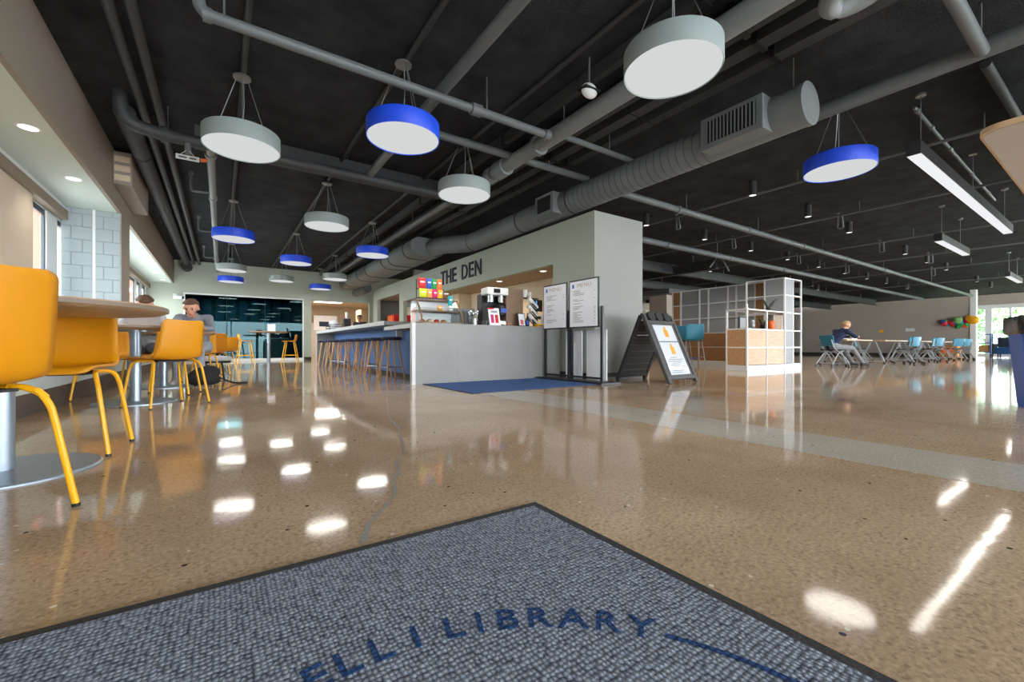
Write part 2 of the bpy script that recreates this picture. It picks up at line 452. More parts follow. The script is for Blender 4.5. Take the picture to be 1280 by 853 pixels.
def text_mesh(txt, size, depth=0.002, align='CENTER', sx=1.0, offset=0.0):
    cu = bpy.data.curves.new('t', 'FONT'); cu.body = txt; cu.size = size; cu.extrude = depth
    cu.offset = offset; cu.space_character = 1.0; cu.align_x = align; cu.align_y = 'BOTTOM_BASELINE'; cu.resolution_u = 3
    o = bpy.data.objects.new('t', cu); C.objects.link(o)
    dg = bpy.context.evaluated_depsgraph_get()
    me = bpy.data.meshes.new_from_object(o.evaluated_get(dg))
    bpy.data.objects.remove(o); bpy.data.curves.remove(cu)
    if sx != 1.0:
        for v in me.vertices: v.co.x *= sx
    return me

def lamp_light(parent, kind, loc, power, color=(1, 0.93, 0.84), size=0.3, size_y=None, spot=None, rot=(0,0,0)):
    L = bpy.data.lights.new('bulb', kind); L.energy = power; L.color = color
    if kind == 'AREA':
        L.shape = 'DISK' if size_y is None else 'RECTANGLE'; L.size = size
        if size_y: L.size_y = size_y
    elif kind == 'SPOT':
        L.spot_size = spot or 1.6; L.spot_blend = 0.7; L.shadow_soft_size = size
    else:
        L.shadow_soft_size = size
    o = bpy.data.objects.new('bulb', L); C.objects.link(o); o.parent = parent; o.location = loc; o.rotation_euler = rot
    return o

# ================================================================== the setting
H = 3.55            # ceiling height
YB = 18.8           # end wall of the hall
XW = -2.1           # window wall on the left
XS = -1.35          # face of the soffit along it
SZ = 2.73           # underside of that soffit
DX = 5.06           # face of the cafe wall

fl = struct(MB().box(-2.3, 38, -8.0, 26, -0.12, 0).build('floor', 'concrete', smooth=False), 'polished tan concrete floor')
MB().box(2.50, 3.07, -8, 4.9, -0.004, 0.0015).build('floor_strip', 'concrete_grey', fl, smooth=False)
# filled crack: a ribbon that follows its wander
ck = [(1.47,4.57),(1.30,4.0),(1.10,3.36),(1.03,3.05),(1.00,2.86),(0.895,2.52),(0.835,2.30),(0.776,2.13),(0.700,2.02),(0.655,1.86),(0.575,1.70),(0.535,1.56),(0.44,1.43),(0.375,1.34),(0.35,1.27),(0.317,1.21)]
vs = []; fs = []
P = []
for i in range(len(ck) - 1):
    for k in range(4):
        t = k / 4; P.append((ck[i][0]*(1-t)+ck[i+1][0]*t + random.uniform(-.006,.006), ck[i][1]*(1-t)+ck[i+1][1]*t))
for i, (x, y) in enumerate(P):
    wd = 0.004 + 0.009 * (i / len(P)) * random.uniform(0.5, 1.15)
    vs += [(x - wd, y - wd*0.4, 0.0012), (x + wd, y + wd*0.4, 0.0012)]
for i in range(len(P) - 1): fs.append((2*i, 2*i+1, 2*i+3, 2*i+2))
MB().add(vs, fs).build('crack_filler', 'crack_grey', fl, smooth=False)

struct(MB().box(XS, 38, -8.0, 26, H, H + 0.2).build('ceiling', 'ceiling_black', smooth=False), 'black sprayed concrete ceiling')

wf = MB().box(-2.3, 38, -8.1, -8.0, 2.75, H)  # unseen header added to lower the opening: less daylight and glass reflection
for k in range(14): wf.box(-2.3 + k*3.0, -2.22 + k*3.0, -8.1, -8.0, 0, 2.75)
struct(wf.build('wall_front_blocker', 'grey_wall', smooth=False), 'unseen entrance header with slim posts added to limit daylight')
# --- left: soffit with fascia, knee wall, windows, masonry pier
so = MB().box(-2.3, XS - 0.05, -8.0, YB, SZ, SZ + 0.06).build('trim_1', 'soffit_white', smooth=False)
struct(so, 'pale soffit running above the windows')
fa = MB().box(XS - 0.05, XS, -8.0, YB, SZ - 0.004, H).build('trim_2', 'fascia', smooth=False)
struct(fa, 'taupe fascia of the window soffit')
wl = MB().box(-2.3, -1.28, -8.0, YB, 0.0, 0.86).box(-2.3, XW - 0.06, -8.0, YB, 0.86, 0.95).build('wall_left', 'soffit_white', smooth=False)
struct(wl, 'low pale wall with deep sill under the windows')
MB().box(-2.3, -1.26, -8.0, YB, 0.86, 0.89).build('sill', 'laminate_white', wl, smooth=False)
struct(MB().box(-1.28, -1.262, -8.0, YB, 0.0, 0.17).build('baseboard_left', 'base_wood', smooth=False))
MB().box(XW - 0.1, XW + 0.1, -8.0, YB, 2.66, SZ).build('cornice', 'white_trim', so, smooth=False)
nwin = 0
def window_unit(y0, y1, shade=False):
    """one window bay: frame bars, mullions, each pane its own piece"""
    global nwin; nwin += 1
    f = MB().box(XW-0.02, XW+0.01, y0, y0+0.05, 0.89, 2.5).box(XW-0.02, XW+0.01, y1-0.05, y1, 0.89, 2.5).box(XW-0.02, XW+0.01, y0+0.05, y1-0.05, 2.42, 2.5).box(XW-0.02, XW+0.01, y0+0.05, y1-0.05, 0.89, 0.96)
    o = struct(f.build('window_%d' % nwin, 'frame_dark', smooth=False), 'dark framed window in the left wall')
    MB().box(XW-0.008, XW-0.004, y0+0.05, y1-0.05, 0.96, 2.42).build('pane', 'window_glass', o, smooth=False)
    return o
ys = [2.2, 4.2, 6.2]
for y in ys: window_unit(y + 0.15, y + 1.85)
window_unit(8.10, 8.85); window_unit(9.31, 10.1)
for a, b in ((10.3, 11.7), (11.9, 13.3), (13.5, 14.9), (15.1, 16.5), (16.75, 17.45), (17.75, 18.5)): window_unit(a, b)
pm = MB()
for a, b in ((-8.0, 2.35), (4.05, 4.35), (6.05, 6.35), (8.05, 8.10), (8.85, 9.31), (10.1, 10.3), (11.7, 11.9), (13.3, 13.5), (14.9, 15.1), (16.5, 16.75), (17.45, 17.75), (18.5, YB)):
    pm.box(XW - 0.03, XW + 0.03, a, b, 0.89, 2.5)
pm.box(XW - 0.03, XW + 0.03, -8.0, YB, 2.5, 2.70)
struct(pm.build('trim_3', 'white_trim', smooth=False), 'white mullions between the windows')
# roller shade with its cassette
t = thing('roller_shade', 'beige roller shade pulled down beside the masonry pier', 'shade', (XW + 0.09, 5.2, 0.9))
MB().box(-0.004, 0.004, -2.9, 2.84, 0.02, 1.64).build('fabric', 'shade_fabric', t, smooth=False)
MB().box(-0.05, 0.05, -2.9, 4.15, 1.60, 1.745).build('cassette', 'cassette', t, bevel=0.008)
MB().box(-0.012, 0.012, -2.9, 2.84, 0.0, 0.03).build('hem_bar', 'white_trim', t, bevel=0.004)
t = thing('roller_shade', 'rolled up brown roller shade above the far windows', 'shade', (XW + 0.09, 14.5, 0.9))
MB().box(-0.05, 0.05, -4.2, 4.2, 1.60, 1.745).build('cassette', 'cassette', t, bevel=0.008)

# masonry pier: painted blocks with recessed joints
pier = MB().box(-2.06, XS - 0.012, 9.43, 10.14, 0.0, SZ).build('wall_pier', 'mortar', smooth=False)
struct(pier, 'pale painted concrete block pier between the windows')
bh = 0.203; nrow = 14
for half, (xa, xb) in enumerate(((-2.06, -1.70), (-1.665, XS - 0.012))):
    for k in range(nrow):
        z0, z1 = k * bh + 0.004, min((k + 1) * bh - 0.004, SZ - 0.004)
        if z1 - z0 < 0.03: continue
        cuts = [xa, xa + (xb - xa) * (0.32 if (k + half) % 2 else 0.68), xb]
        for i in range(2):
            MB().box(cuts[i] + 0.004, cuts[i+1] - 0.004, 9.421, 9.45, z0, z1).build('block', 'block_paint', pier, smooth=False, bevel=0.003)
MB().box(-1.70, -1.665, 9.424, 9.44, 0.0, SZ).build('expansion_joint', 'white_trim', pier, smooth=False)
MB().box(XS - 0.012, XS, 9.41, 10.15, 0.0, SZ).build('side_panel', 'fascia', pier, smooth=False)

# --- end wall with glazed room and opening to the back office
we = MB()
we.box(-2.3, -1.09, YB, YB + 0.12, 0, H).box(-1.09, 2.73, YB, YB + 0.12, 2.43, H).box(2.73, 3.0, YB, YB + 0.12, 0, H)
we.box(3.0, 5.30, YB, YB + 0.12, 2.39, H).box(5.30, 9.0, YB, YB + 0.12, 0, H)
struct(we.build('wall_back', 'sage', smooth=False), 'sage end wall of the hall')
struct(MB().box(2.73, 3.0, YB - 0.015, YB, 0, 0.12).box(-2.1, -1.09, YB - 0.015, YB, 0, 0.12).build('baseboard_back', 'base_dark', smooth=False))
gf = MB().box(-1.09, 2.73, YB - 0.02, YB + 0.08, 2.38, 2.43).box(-1.09, 2.73, YB - 0.02, YB + 0.08, 0.0, 0.09)
for x in (-1.09, 2.68): gf.box(x, x + 0.05, YB - 0.02, YB + 0.08, 0.09, 2.38)
gw = struct(gf.build('window_30', 'white_trim', smooth=False), 'white framed glass partition of the dark room')
for a, b in ((-1.04, 0.16), (0.18, 1.38), (1.40, 2.68)):
    MB().box(a, b, YB + 0.02, YB + 0.032, 0.09, 2.38).build('pane', 'teal_glass', gw, smooth=False)
# dark room behind the glass
rm = MB().box(-2.3, 2.8, 23.0, 23.1, 0, 2.8).box(-2.3, -2.2, YB + .12, 23.1, 0, 2.8).box(2.74, 2.8, YB + .12, 23.1, 0, 2.8).box(-2.3, 2.8, YB + .12, 23.1, 2.7, 2.8)
struct(rm.build('wall_dark_room', 'room_dark', smooth=False), 'dark walls of the room behind the glass')
cu = thing('curtain', 'dark teal curtain hanging in folds behind the glass partition', 'curtain', (0.9, 22.6, 0))
for i in range(34):
    x = -3.0 + i * 0.146
    MB().prism([(x + 0.146 * t / 6, 0.05 * math.sin(PI * t / 6)) for t in range(7)] + [(x + 0.146, -0.02), (x, -0.02)], 1.35, 2.6).build('fold', 'curtain_teal' if i % 3 else 'room_dark', cu)
t = thing('ceiling_panel_light', 'added dim light panel lighting the curtain in the dark glass room', 'light', (0.3, 20.8, 2.69))  # added light that brings up the teal curtain; no known fixture
MB().box(-0.5, 0.5, -0.5, 0.5, -0.03, 0.0).build('frame', 'white_trim', t, smooth=False)
MB().box(-0.46, 0.46, -0.46, 0.46, -0.034, -0.03).build('diffuser', 'diffuser', t, smooth=False)
lamp_light(t, 'AREA', (0, 0, -0.05), 30, (1, .97, .92), 0.9)
tl = thing('counter', 'long pale teal counter inside the dark glass room', 'counter', (0.9, 21.8, 0))
MB().box(-2.6, 1.6, -0.3, 0.3, 0.86, 0.92).build('top', 'laminate_white', tl, bevel=0.005)
for i in range(6):
    MB().box(-2.58 + i * 0.69, -1.91 + i * 0.69, -0.26, 0.28, 0.0, 0.86).build('cabinet_body', 'room_teal', tl, bevel=0.006)
# back office
bo = MB().box(3.0, 8.9, 24.0, 24.1, 0, 2.8).box(8.8, 8.9, YB + .12, 24.1, 0, 2.8).box(2.8, 2.9, YB + .12, 24.1, 0, 2.8)
struct(bo.build('wall_office', 'warm_wall', smooth=False), 'warm beige walls of the back office')
struct(MB().box(2.8, 8.9, YB + .12, 24.1, 2.62, 2.7).build('ceiling_office', 'warm_wall', smooth=False))
for i, (x, y) in enumerate(((4.1, 21.2), (5.1, 20.3))):
    t = thing('ceiling_panel_light', ['flat white ceiling light panel over the far end of the office', 'flat white ceiling light panel nearer the office doorway'][i], 'light', (x, y, 2.60))
    MB().box(-0.62, 0.62, -0.32, 0.32, -0.02, 0.02).build('frame', 'white_trim', t, smooth=False)
    MB().box(-0.58, 0.58, -0.28, 0.28, -0.025, -0.02).build('diffuser', 'panel_light', t, smooth=False)
    lamp_light(t, 'AREA', (0, 0, -0.04), 28, (1, .95, .88), 1.1, 0.5)
for i in range(6):
    t = thing('locker', ORD[i] + ' beige metal locker counted from the office noticeboard', 'locker', (4.0 + i * 0.62, 23.7, 0), 0, 'office lockers')
    MB().box(-0.3, 0.3, -0.25, 0.25, 0, 1.75).build('body', 'locker', t, smooth=False, bevel=0.006)
    MB().box(-0.28, 0.28, -0.27, -0.25, 0.08, 1.7).build('door', 'locker', t, smooth=False, bevel=0.005)
t = thing('office_door', 'pine door standing open in the office doorway', 'door', (5.22, 20.6, 0))
MB().box(-0.03, 0.03, -0.9, 0.0, 0.01, 2.2).build('leaf', 'door_pine', t, smooth=False, bevel=0.004)
MB().cyl((-0.08, -0.82, 1.0), (0.08, -0.82, 1.0), 0.02).build('handle', 'steel_bright', t)

# --- cafe block
dw = MB()
dw.box(DX, DX+.12, 5.06, 6.12, 0, 2.78).box(DX, DX+.12, 6.12, 13.95, 2.06, 2.78).box(DX, DX+.12, 13.95, 14.35, 0, 2.78)
dw.box(DX, DX+.12, 14.35, 16.85, 2.36, 2.78).box(DX, DX+.12, 16.85, 17.3, 0, 2.78)
dwo = struct(dw.build('wall_cafe', 'sage', smooth=False), 'sage front wall of the cafe with serving openings')
struct(MB().box(DX+.0005, 6.26, 5.055, 5.175, 0, 2.78).box(6.14, 6.26, 5.175, 17.3, 0, 2.78).box(DX, 6.26, 17.3, 17.42, 0, 2.78).build('wall_cafe_side', 'grey_wall', smooth=False), 'grey side wall of the cafe block')
struct(MB().box(DX+.12, 6.14, 5.175, 14.2, 2.08, 2.14).box(DX+.12, 6.14, 14.2, 17.3, 2.4, 2.46).build('ceiling_cafe', 'kitchen_ceiling', smooth=False))
struct(MB().box(6.10, 6.138, 5.175, 17.3, 0, 2.08).box(5.7, 6.1, 11.15, 11.9, 0, 2.08).build('wall_cafe_rear', 'warm_wall', smooth=False))
struct(MB().box(DX - .012, DX, 5.05, 6.12, 0, 0.10).box(DX - .012, 6.26, 5.042, 5.055, 0, 0.10).build('baseboard_cafe', 'base_dark', smooth=False))
sg = thing('wall_sign', 'dark navy letters reading THE DEN on the sage cafe wall', 'sign', (DX - 0.001, 10.95, 2.236))
xcur = 0.0
for ch in 'THE DEN':
    if ch == ' ': xcur += 0.24; continue
    me = text_mesh(ch, 0.52, 0.012, offset=0.004)
    xs = [v.co.x for v in me.vertices]; yv = [v.co.y for v in me.vertices]
    sy = 0.37 / (max(yv) - min(yv)); wd = {'T': 0.27, 'H': 0.29, 'E': 0.23, 'D': 0.30, 'N': 0.31}[ch]; sx = wd / (max(xs) - min(xs)); x0 = min(xs); y0 = min(yv)
    for v in me.vertices: v.co = Vector((-0.012 - v.co.z, -(xcur + (v.co.x - x0) * sx), (v.co.y - y0) * sy))
    link('letter', me, 'navy_letter', sg, smooth=False)
    xcur += wd + 0.072
for i, y in enumerate((6.86, 8.52, 11.4)):
    t = thing('downlight', ['cafe downlight behind the menu boards', 'cafe downlight above the coffee machine side of the opening', 'cafe downlight above the pastry case side of the opening'][i], 'downlight', (5.42, y, 2.08))
    MB().lathe([(0.075, -0.006), (0.085, -0.004), (0.085, 0.02)], n=20).build('ring', 'white_trim', t)
    MB().lathe([(0.062, -0.009), (0.062, -0.006)], n=20).build('lens', 'downlight', t)
    lamp_light(t, 'SPOT', (0, 0, -0.03), 26, (1, .84, .64), 0.05, spot=2.4)

# --- right: far wall, end glazing, wall behind the shelving
struct(MB().box(33, 33.2, 5.2, 26, 0, 2.85).build('wall_far', 'far_wall', smooth=False), 'taupe partition wall at the far end of the library')
struct(MB().box(32.95, 33.4, 4.98, 5.2, 0, H).build('trim_4', 'white_trim', smooth=False), 'white end post of the far partition')
struct(MB().box(32.985, 33, 5.2, 16, 0, 0.14).build('baseboard_far', 'base_dark', smooth=False))
struct(MB().box(6.26, 33, 16.0, 16.2, 0, H).build('wall_rear_right', 'far_wall', smooth=False), 'taupe wall far behind the shelving')
struct(MB().box(37, 37.2, -3, 8, 2.95, H).box(37, 37.2, 8, 26, 0, H).build('wall_right', 'far_wall', smooth=False), 'wall above the end windows')
ew = MB().box(36.9, 37.2, -3, 8, 2.72, 2.95).box(36.9, 37.2, -3, 8, 0, 0.12)
for y in (5.55, 4.95, 4.2, 2.9, 1.6, 0.3): ew.box(36.95, 37.1, y, y + (0.28 if y == 4.95 else 0.1), 0.12, 2.72)
o = struct(ew.build('window_31', 'white_trim', smooth=False), 'white framed end windows looking onto trees')
for a, b in ((5.65, 8.0), (5.23, 5.55), (4.3, 4.95), (3.0, 4.2), (1.7, 2.9), (0.4, 1.6)):
    MB().box(37.02, 37.03, a, b, 0.12, 2.72).build('pane', 'window_glass', o, smooth=False)

# --- outside
struct(MB().box(38, 90, -60, 60, -0.3, -0.1).build('lawn', 'grass', smooth=False), 'lawn outside the end windows')
struct(MB().box(-60, -2.3, -60, 60, -0.3, -0.1).build('pavement', 'pavement', smooth=False), 'pavement outside the left windows')
t = thing('neighbour_building', 'pale stone building across the way seen through the window', 'building', (-7.3, 30, 0))
MB().box(-22, 0, 0, 8, -0.2, 12).build('wall', 'pale_stone', t, smooth=False)
for k in range(3):
    for j in range(4):
        f = MB().box(-2.0 - j * 1.9, -0.6 - j * 1.9, -0.06, 0.02, 1.9 + k * 3.2, 3.9 + k * 3.2).build('window_frame', 'white_trim', t, smooth=False)
        MB().box(-1.9 - j * 1.9, -0.7 - j * 1.9, -0.08, -0.06, 2.0 + k * 3.2, 3.8 + k * 3.2).build('glazing', 'pane_dark', f, smooth=False)
t = thing('brick_wing', 'red brick wing of the building outside the left windows', 'building', (-4.2, 31, 0))
MB().box(-3.05, 2.0, -2, 6, -0.2, 10).build('wall', 'brick', t, smooth=False)
MB().box(-3.08, 2.1, -2.1, -2.0, 3.3, 3.5).build('stone_band', 'pale_stone', t, smooth=False)
lv = [('leafy green tree with a broad crown beyond the end windows', (53, 4.5), 3.2, 'leaf'), ('darker green tree standing right behind the blue cart windows', (47, 7.5), 2.6, 'leaf_dark'), ('tall bright green tree beyond the sofa window', (60, -3.5), 3.8, 'leaf'), ('small dark green tree at the lawn edge', (46, 0.5), 2.2, 'leaf_dark')]
for lab, (x, y), r, mm in lv:
    t = thing('tree', lab, 'tree', (x, y, -0.1))
    MB().tube([(0,0,0), (0.1,0.05,r*0.5), (0.05,0.1,r*1.1)], [0.2,0.16,0.08], 8).build('trunk', 'bark', t)
    m = MB()
    for i in range(1500):
        d = Vector((random.gauss(0,1), random.gauss(0,1), random.gauss(0,1))).normalized() * r * random.random() ** 0.45
        p = d + Vector((0, 0, r * 1.15)); p.z = max(p.z, 0.25)
        a, b = random.uniform(0, 6.28), random.uniform(-0.9, 0.9); sz = random.uniform(0.1, 0.2)
        u = Vector((math.cos(a), math.sin(a), b)).normalized() * sz; v2 = u.orthogonal().normalized() * sz * 0.6
        m.add([p - u, p + v2, p + u, p - v2], [(0, 1, 2, 3)])
    f = m.build('foliage', mm, t, smooth=False); f['kind'] = 'stuff'

# ================================================================== overhead: lamps, ducts, pipes
def pendant(name, label, x, y, colour):
    """drum pendant: rim, opal disc, three wires and a cord up to a canopy"""
    t = thing(name, label, 'pendant lamp', (x, y, 2.70))
    R = 0.37
    MB().lathe([(R-0.012, 0.012), (R-0.004, 0.0), (R, 0.006), (R, 0.165), (R-0.006, 0.172), (0.02, 0.172)], n=48, capb=False, capt=True).build('rim', colour, t)
    MB().lathe([(R-0.010, 0.008), (R-0.010, 0.014)], n=48).build('diffuser', 'diffuser', t)
    MB().lathe([(0.085, 0.0), (0.085, -0.02), (0.078, -0.024)], (0, 0, H-2.70-0.06), n=24).build('canopy', 'wire', t)
    for k in range(3):
        a = 2*PI*k/3 + 0.5
        MB().tube([(0.065*math.cos(a), 0.065*math.sin(a), H-2.70-0.082), (0.30*math.cos(a), 0.30*math.sin(a), 0.17)], 0.0045, 6).build('suspension_wire', 'wire', t)
    MB().tube([(0.01,0,H-2.70-0.08), (0.02,0.01,0.5), (0.0,0,0.17)], 0.005, 6).build('power_cord', 'lamp_grey', t)
    lamp_light(t, 'AREA', (0, 0, -0.012), LAMP_W, (1, 0.95, 0.87), 0.70)
    return t
LAMP_W = 8.5
pl = [(0.19, 5.53, 'g', 'grey drum pendant nearest the taupe window fascia'),
      (1.57, 4.33, 'b', 'blue drum pendant hanging below the crossing of two pipes'),
      (2.88, 5.46, 'g', 'grey drum pendant hanging beside the flanged main pipe'),
      (2.93, 2.08, 'g', 'grey drum pendant beside the louvred end of the big duct'),
      (6.30, 2.11, 'b', 'blue drum pendant hung between duct end and linear lamp'),
      (1.58, 8.27, 'g', 'grey drum pendant just past the thick cross pipe and beam'),
      (0.21, 10.32, 'b', 'blue drum pendant beside the pipe with looped sprinkler drops'),
      (2.98, 10.30, 'b', 'blue drum pendant by the oval duct above the stool counter'),
      (1.62, 12.42, 'b', 'blue drum pendant in mid hall between two grey ones'),
      (0.25, 14.64, 'g', 'grey drum pendant in front of the glass partition, window row'),
      (0.27, 17.2, 'b', 'blue drum pendant closest to the glass partition, window row'),
      (1.66, 16.07, 'g', 'grey drum pendant above the high round table'),
      (3.05, 14.68, 'g', 'grey drum pendant near the far end of the oval duct'),
      (3.11, 17.5, 'b', 'blue drum pendant by the office opening')]
pl += [(2.93, -1.9, 'b', 'added unseen blue fill pendant inside the entrance'), (0.9, -2.6, 'g', 'added unseen grey fill pendant inside the entrance by the windows'), (5.2, -1.2, 'g', 'added unseen grey fill pendant inside the entrance by the bin'), (7.6, -2.2, 'b', 'added unseen blue fill pendant by the entrance posts')]  # unseen pendants behind the camera, added as ambient fill
for x, y, c, lab in pl:
    pendant('pendant_lamp', lab, x, y, 'lamp_grey' if c == 'g' else 'lamp_blue')

def pipe(label, pts, r, m='pipe', sub=0.12, hangers=(), name='ceiling_pipe', rings=()):
    t = thing(name, label, 'pipe', (0, 0, 0))
    MB().tube(pts, r, 14, sub).build('run', m, t)
    for (x, y, z) in hangers:
        MB().cyl((x, y, z), (x, y, H), 0.008, n=6).build('hanger_rod', m, t)
        MB().lathe([(r*1.15, -0.02), (r*1.15, 0.02)], n=14).build('clamp', m, t, loc=(x, y, z)) if False else None
    for (p0, p1, rr) in rings:
        MB().cyl(p0, p1, rr, n=16).build('coupling', m, t)
    return t
pipe('slim grey pipe crossing above the blue pendant', [(-0.16,4.11,3.50),(-0.14,4.11,3.14),(3.34,4.11,3.14),(3.34,4.46,3.14),(3.46,4.46,3.2)], 0.045, 'pipe', 0.1, [(0.02,4.11,3.14),(2.45,4.11,3.14)], rings=[((2.25,4.11,3.14),(2.37,4.11,3.14),0.065),((-0.12,4.11,3.14),(-0.06,4.11,3.14),0.055),((3.26,4.11,3.14),(3.34,4.11,3.14),0.06)])
pipe('grey pipe running down the hall above the slim cross pipe', [(1.93,-7.9,3.25),(1.93,6.85,3.25)], 0.06, 'pipe')
pipe('thick grey main pipe ending in a bolted flange', [(3.47,-7.9,3.2),(3.47,5.3,3.2)], 0.10, 'pipe_light', hangers=[(3.40,3.9,3.2)], rings=[((3.47,4.45,3.2),(3.47,4.52,3.2),0.13),((3.47,5.25,3.2),(3.47,5.5,3.2),0.13),((3.47,5.5,3.2),(3.47,5.62,3.2),0.09),((3.47,5.62,3.2),(3.47,5.75,3.2),0.12)])
pipe('narrow pipe running on from the flange beside the oval duct', [(3.47,5.75,3.2),(3.47,18.6,3.2)], 0.055, 'pipe', hangers=[(3.47,9.0,3.2),(3.47,14.0,3.2)])
pipe('cross pipe passing under the main pipe to the duct', [(-0.2,5.05,3.2),(5.0,5.05,3.2)][:0] or [(2.0,5.05,3.25),(4.9,5.05,3.25)], 0.05, 'pipe', hangers=[(4.1,5.05,3.25)])
pipe('slim cross pipe linking main pipe and big duct', [(3.5,4.11,3.2),(5.0,4.11,3.2)], 0.035, 'pipe', hangers=[(4.4,4.11,3.2)])
pipe('thick dark pipe turning up by the fascia', [(-0.98,6.75,3.55),(-0.98,6.75,3.2),(-0.6,6.85,3.18),(3.2,6.85,3.18)], 0.075, 'pipe_dark', 0.2, [(-0.55,6.85,3.2),(1.6,6.85,3.2)], rings=[((-0.62,6.85,3.185),(-0.54,6.85,3.185),0.095)])
pipe('pale pipe with sprinkler loops along the window row', [(-0.12,6.9,3.2),(-0.12,7.1,3.2),(-0.12,18.5,3.2)], 0.05, 'pipe_light', rings=[((-0.12,7.2,3.2),(-0.12,7.3,3.2),0.07),((-0.12,9.3,3.2),(-0.12,9.4,3.2),0.068),((-0.12,12.3,3.2),(-0.12,12.4,3.2),0.068),((-0.12,15.8,3.2),(-0.12,15.9,3.2),0.068)])
for i, y in enumerate((9.0, 12.0, 15.5)):
    t = thing('sprinkler_drop', ['looped sprinkler drop behind the nearest grey pendant', 'looped sprinkler drop beside the blue window row pendant', 'looped sprinkler drop near the glass partition'][i], 'sprinkler', (-0.12, y, 3.2))
    MB().tube([(0,0,-0.02),(-0.3,0,-0.04),(-0.3,0,0.24)], 0.018, 8, 0.06).build('loop', 'pipe', t)
    MB().cyl((-0.3,0,0.24),(-0.3,0,0.30),0.03, n=10).build('valve', 'wire', t)
pipe('dark pipe close to the taupe fascia', [(-0.98,7.0,3.42),(-0.98,18.7,3.42)], 0.11, 'pipe_dark', rings=[((-0.98,8.4,3.42),(-0.98,8.43,3.42),0.118),((-0.98,18.3,3.30),(-0.98,18.7,3.30),0.16)])
pipe('first of two slim black pipes along the window row', [(-0.79,-7.9,3.44),(-0.79,18.6,3.44)], 0.045, 'pipe_dark')
pipe('second slim black pipe, the one further from the fascia', [(-0.63,-7.9,3.44),(-0.63,18.6,3.44)], 0.045, 'pipe_dark')
for x, lab in ((0.2, 'black conduit feeding the window row of pendants'), (1.59, 'black conduit feeding the middle row of pendants'), (2.98, 'black conduit feeding the cafe row of pendants')):
    pipe(lab, [(x,-7.9,3.52),(x,18.6,3.52)], 0.029, 'pipe_dark', name='conduit')
t = thing('ceiling_beam', 'dark steel beam beside the thick cross pipe', 'beam', (0, 7.2, 0))
MB().box(-0.3, 3.3, -0.1, 0.1, 3.25, 3.27).box(-0.3, 3.3, -0.01, 0.01, 3.27, H).build('web', 'pipe_dark', t, smooth=False)
# black trunking between main pipe and big duct
for x, wd, z, lab in ((3.82, 0.26, 3.44, 'wide black trunking next to the main pipe'), (4.18, 0.16, 3.44, 'narrow black trunking between main pipe and duct'), (4.50, 0.14, 3.44, 'black trunking tight against the big duct'), (3.29, 0.08, 3.44, 'thin black cable tray left of the main pipe')):
    t = thing('cable_trunking', lab, 'trunking', (x, 0, 0))
    m = MB()
    for k in range(7): m.box(-wd/2, wd/2, -2.5 + k*3.0 + 0.01, 0.49 + k*3.0, z - 0.07, z + 0.07)
    m.build('tray', 'pipe_dark', t, smooth=False)
    for k in range(6): MB().box(-wd/2-0.02, wd/2+0.02, -1.0+k*3, -0.95+k*3, z-0.09, H-0.006).build('bracket', 'black', t, smooth=False)
# big spiral duct
t = thing('spiral_duct', 'big grey spiral duct with louvred outlet boxes', 'duct', (4.95, 0, 3.02))
R = 0.21
prof = []
MB().tube([(0,1.95,0),(0,9.1,0),(-0.5,9.75,0.02),(-0.5,10.12,0.02)], R, 28, 0.3).build('run', 'duct', t)
MB().cyl((0,1.90,0),(0,1.95,0), R+0.006, n=28).build('end_cap', 'duct', t)
for k in range(30):
    y = 2.98 + k * 0.1125
    if 5.35 < y < 6.2: continue
    MB().cyl((0,y,0),(0,y+0.008,0), R+0.004, n=28).build('seam', 'duct_dark', t)
for y in (5.42, 6.9, 8.9):
    MB().cyl((0,y,0),(0,y+0.022,0), R+0.010, n=28).build('collar', 'pipe_dark', t)
for y0, y1, nf in ((2.22, 2.92, 14), (5.62, 6.12, 0)):
    b = MB().box(-0.30, 0.10, y0, y1, -0.19, 0.17).build('outlet_box', 'duct', t, smooth=False, bevel=0.006)
    MB().box(-0.306, -0.30, y0+0.07, y1-0.07, -0.13, 0.12).build('grille', 'slot_black', b, smooth=False)
    for k in range(nf):
        y = y0 + 0.085 + k * (y1-y0-0.17)/(nf-1)
        MB().box(-0.318, -0.304, y-0.006, y+0.006, -0.13, 0.12).build('louvre', 'duct', b, smooth=False)
MB().cyl((-0.02,2.05,0.2),(-0.02,2.05,0.53),0.006,n=6).build('hanger_rod', 'wire', t)
# oval duct further on
t = thing('oval_duct', 'wide flat oval duct over the stool counter', 'duct', (4.32, 0, 3.05))
def oval(hw, hh, n=10):
    p = []
    for k in range(n+1): a = -PI/2 + PI*k/n; p.append((hw-hh+hh*math.cos(a), hh*math.sin(a)))
    for k in range(n+1): a = PI/2 + PI*k/n; p.append((-hw+hh+hh*math.cos(a), hh*math.sin(a)))
    return p
MB().prism(oval(0.46, 0.22), 10.12, 17.9, 'Y').build('run', 'duct', t)
for y in (10.7, 11.9, 12.5, 14.2, 15.3, 17.0): MB().prism(oval(0.472, 0.232), y, y+0.03, 'Y').build('collar', 'pipe_dark', t)
MB().tube([(0.3,16.6,-0.3),(0.3,18.3,-0.3)], 0.16, 16).build('branch', 'duct_dark', t)
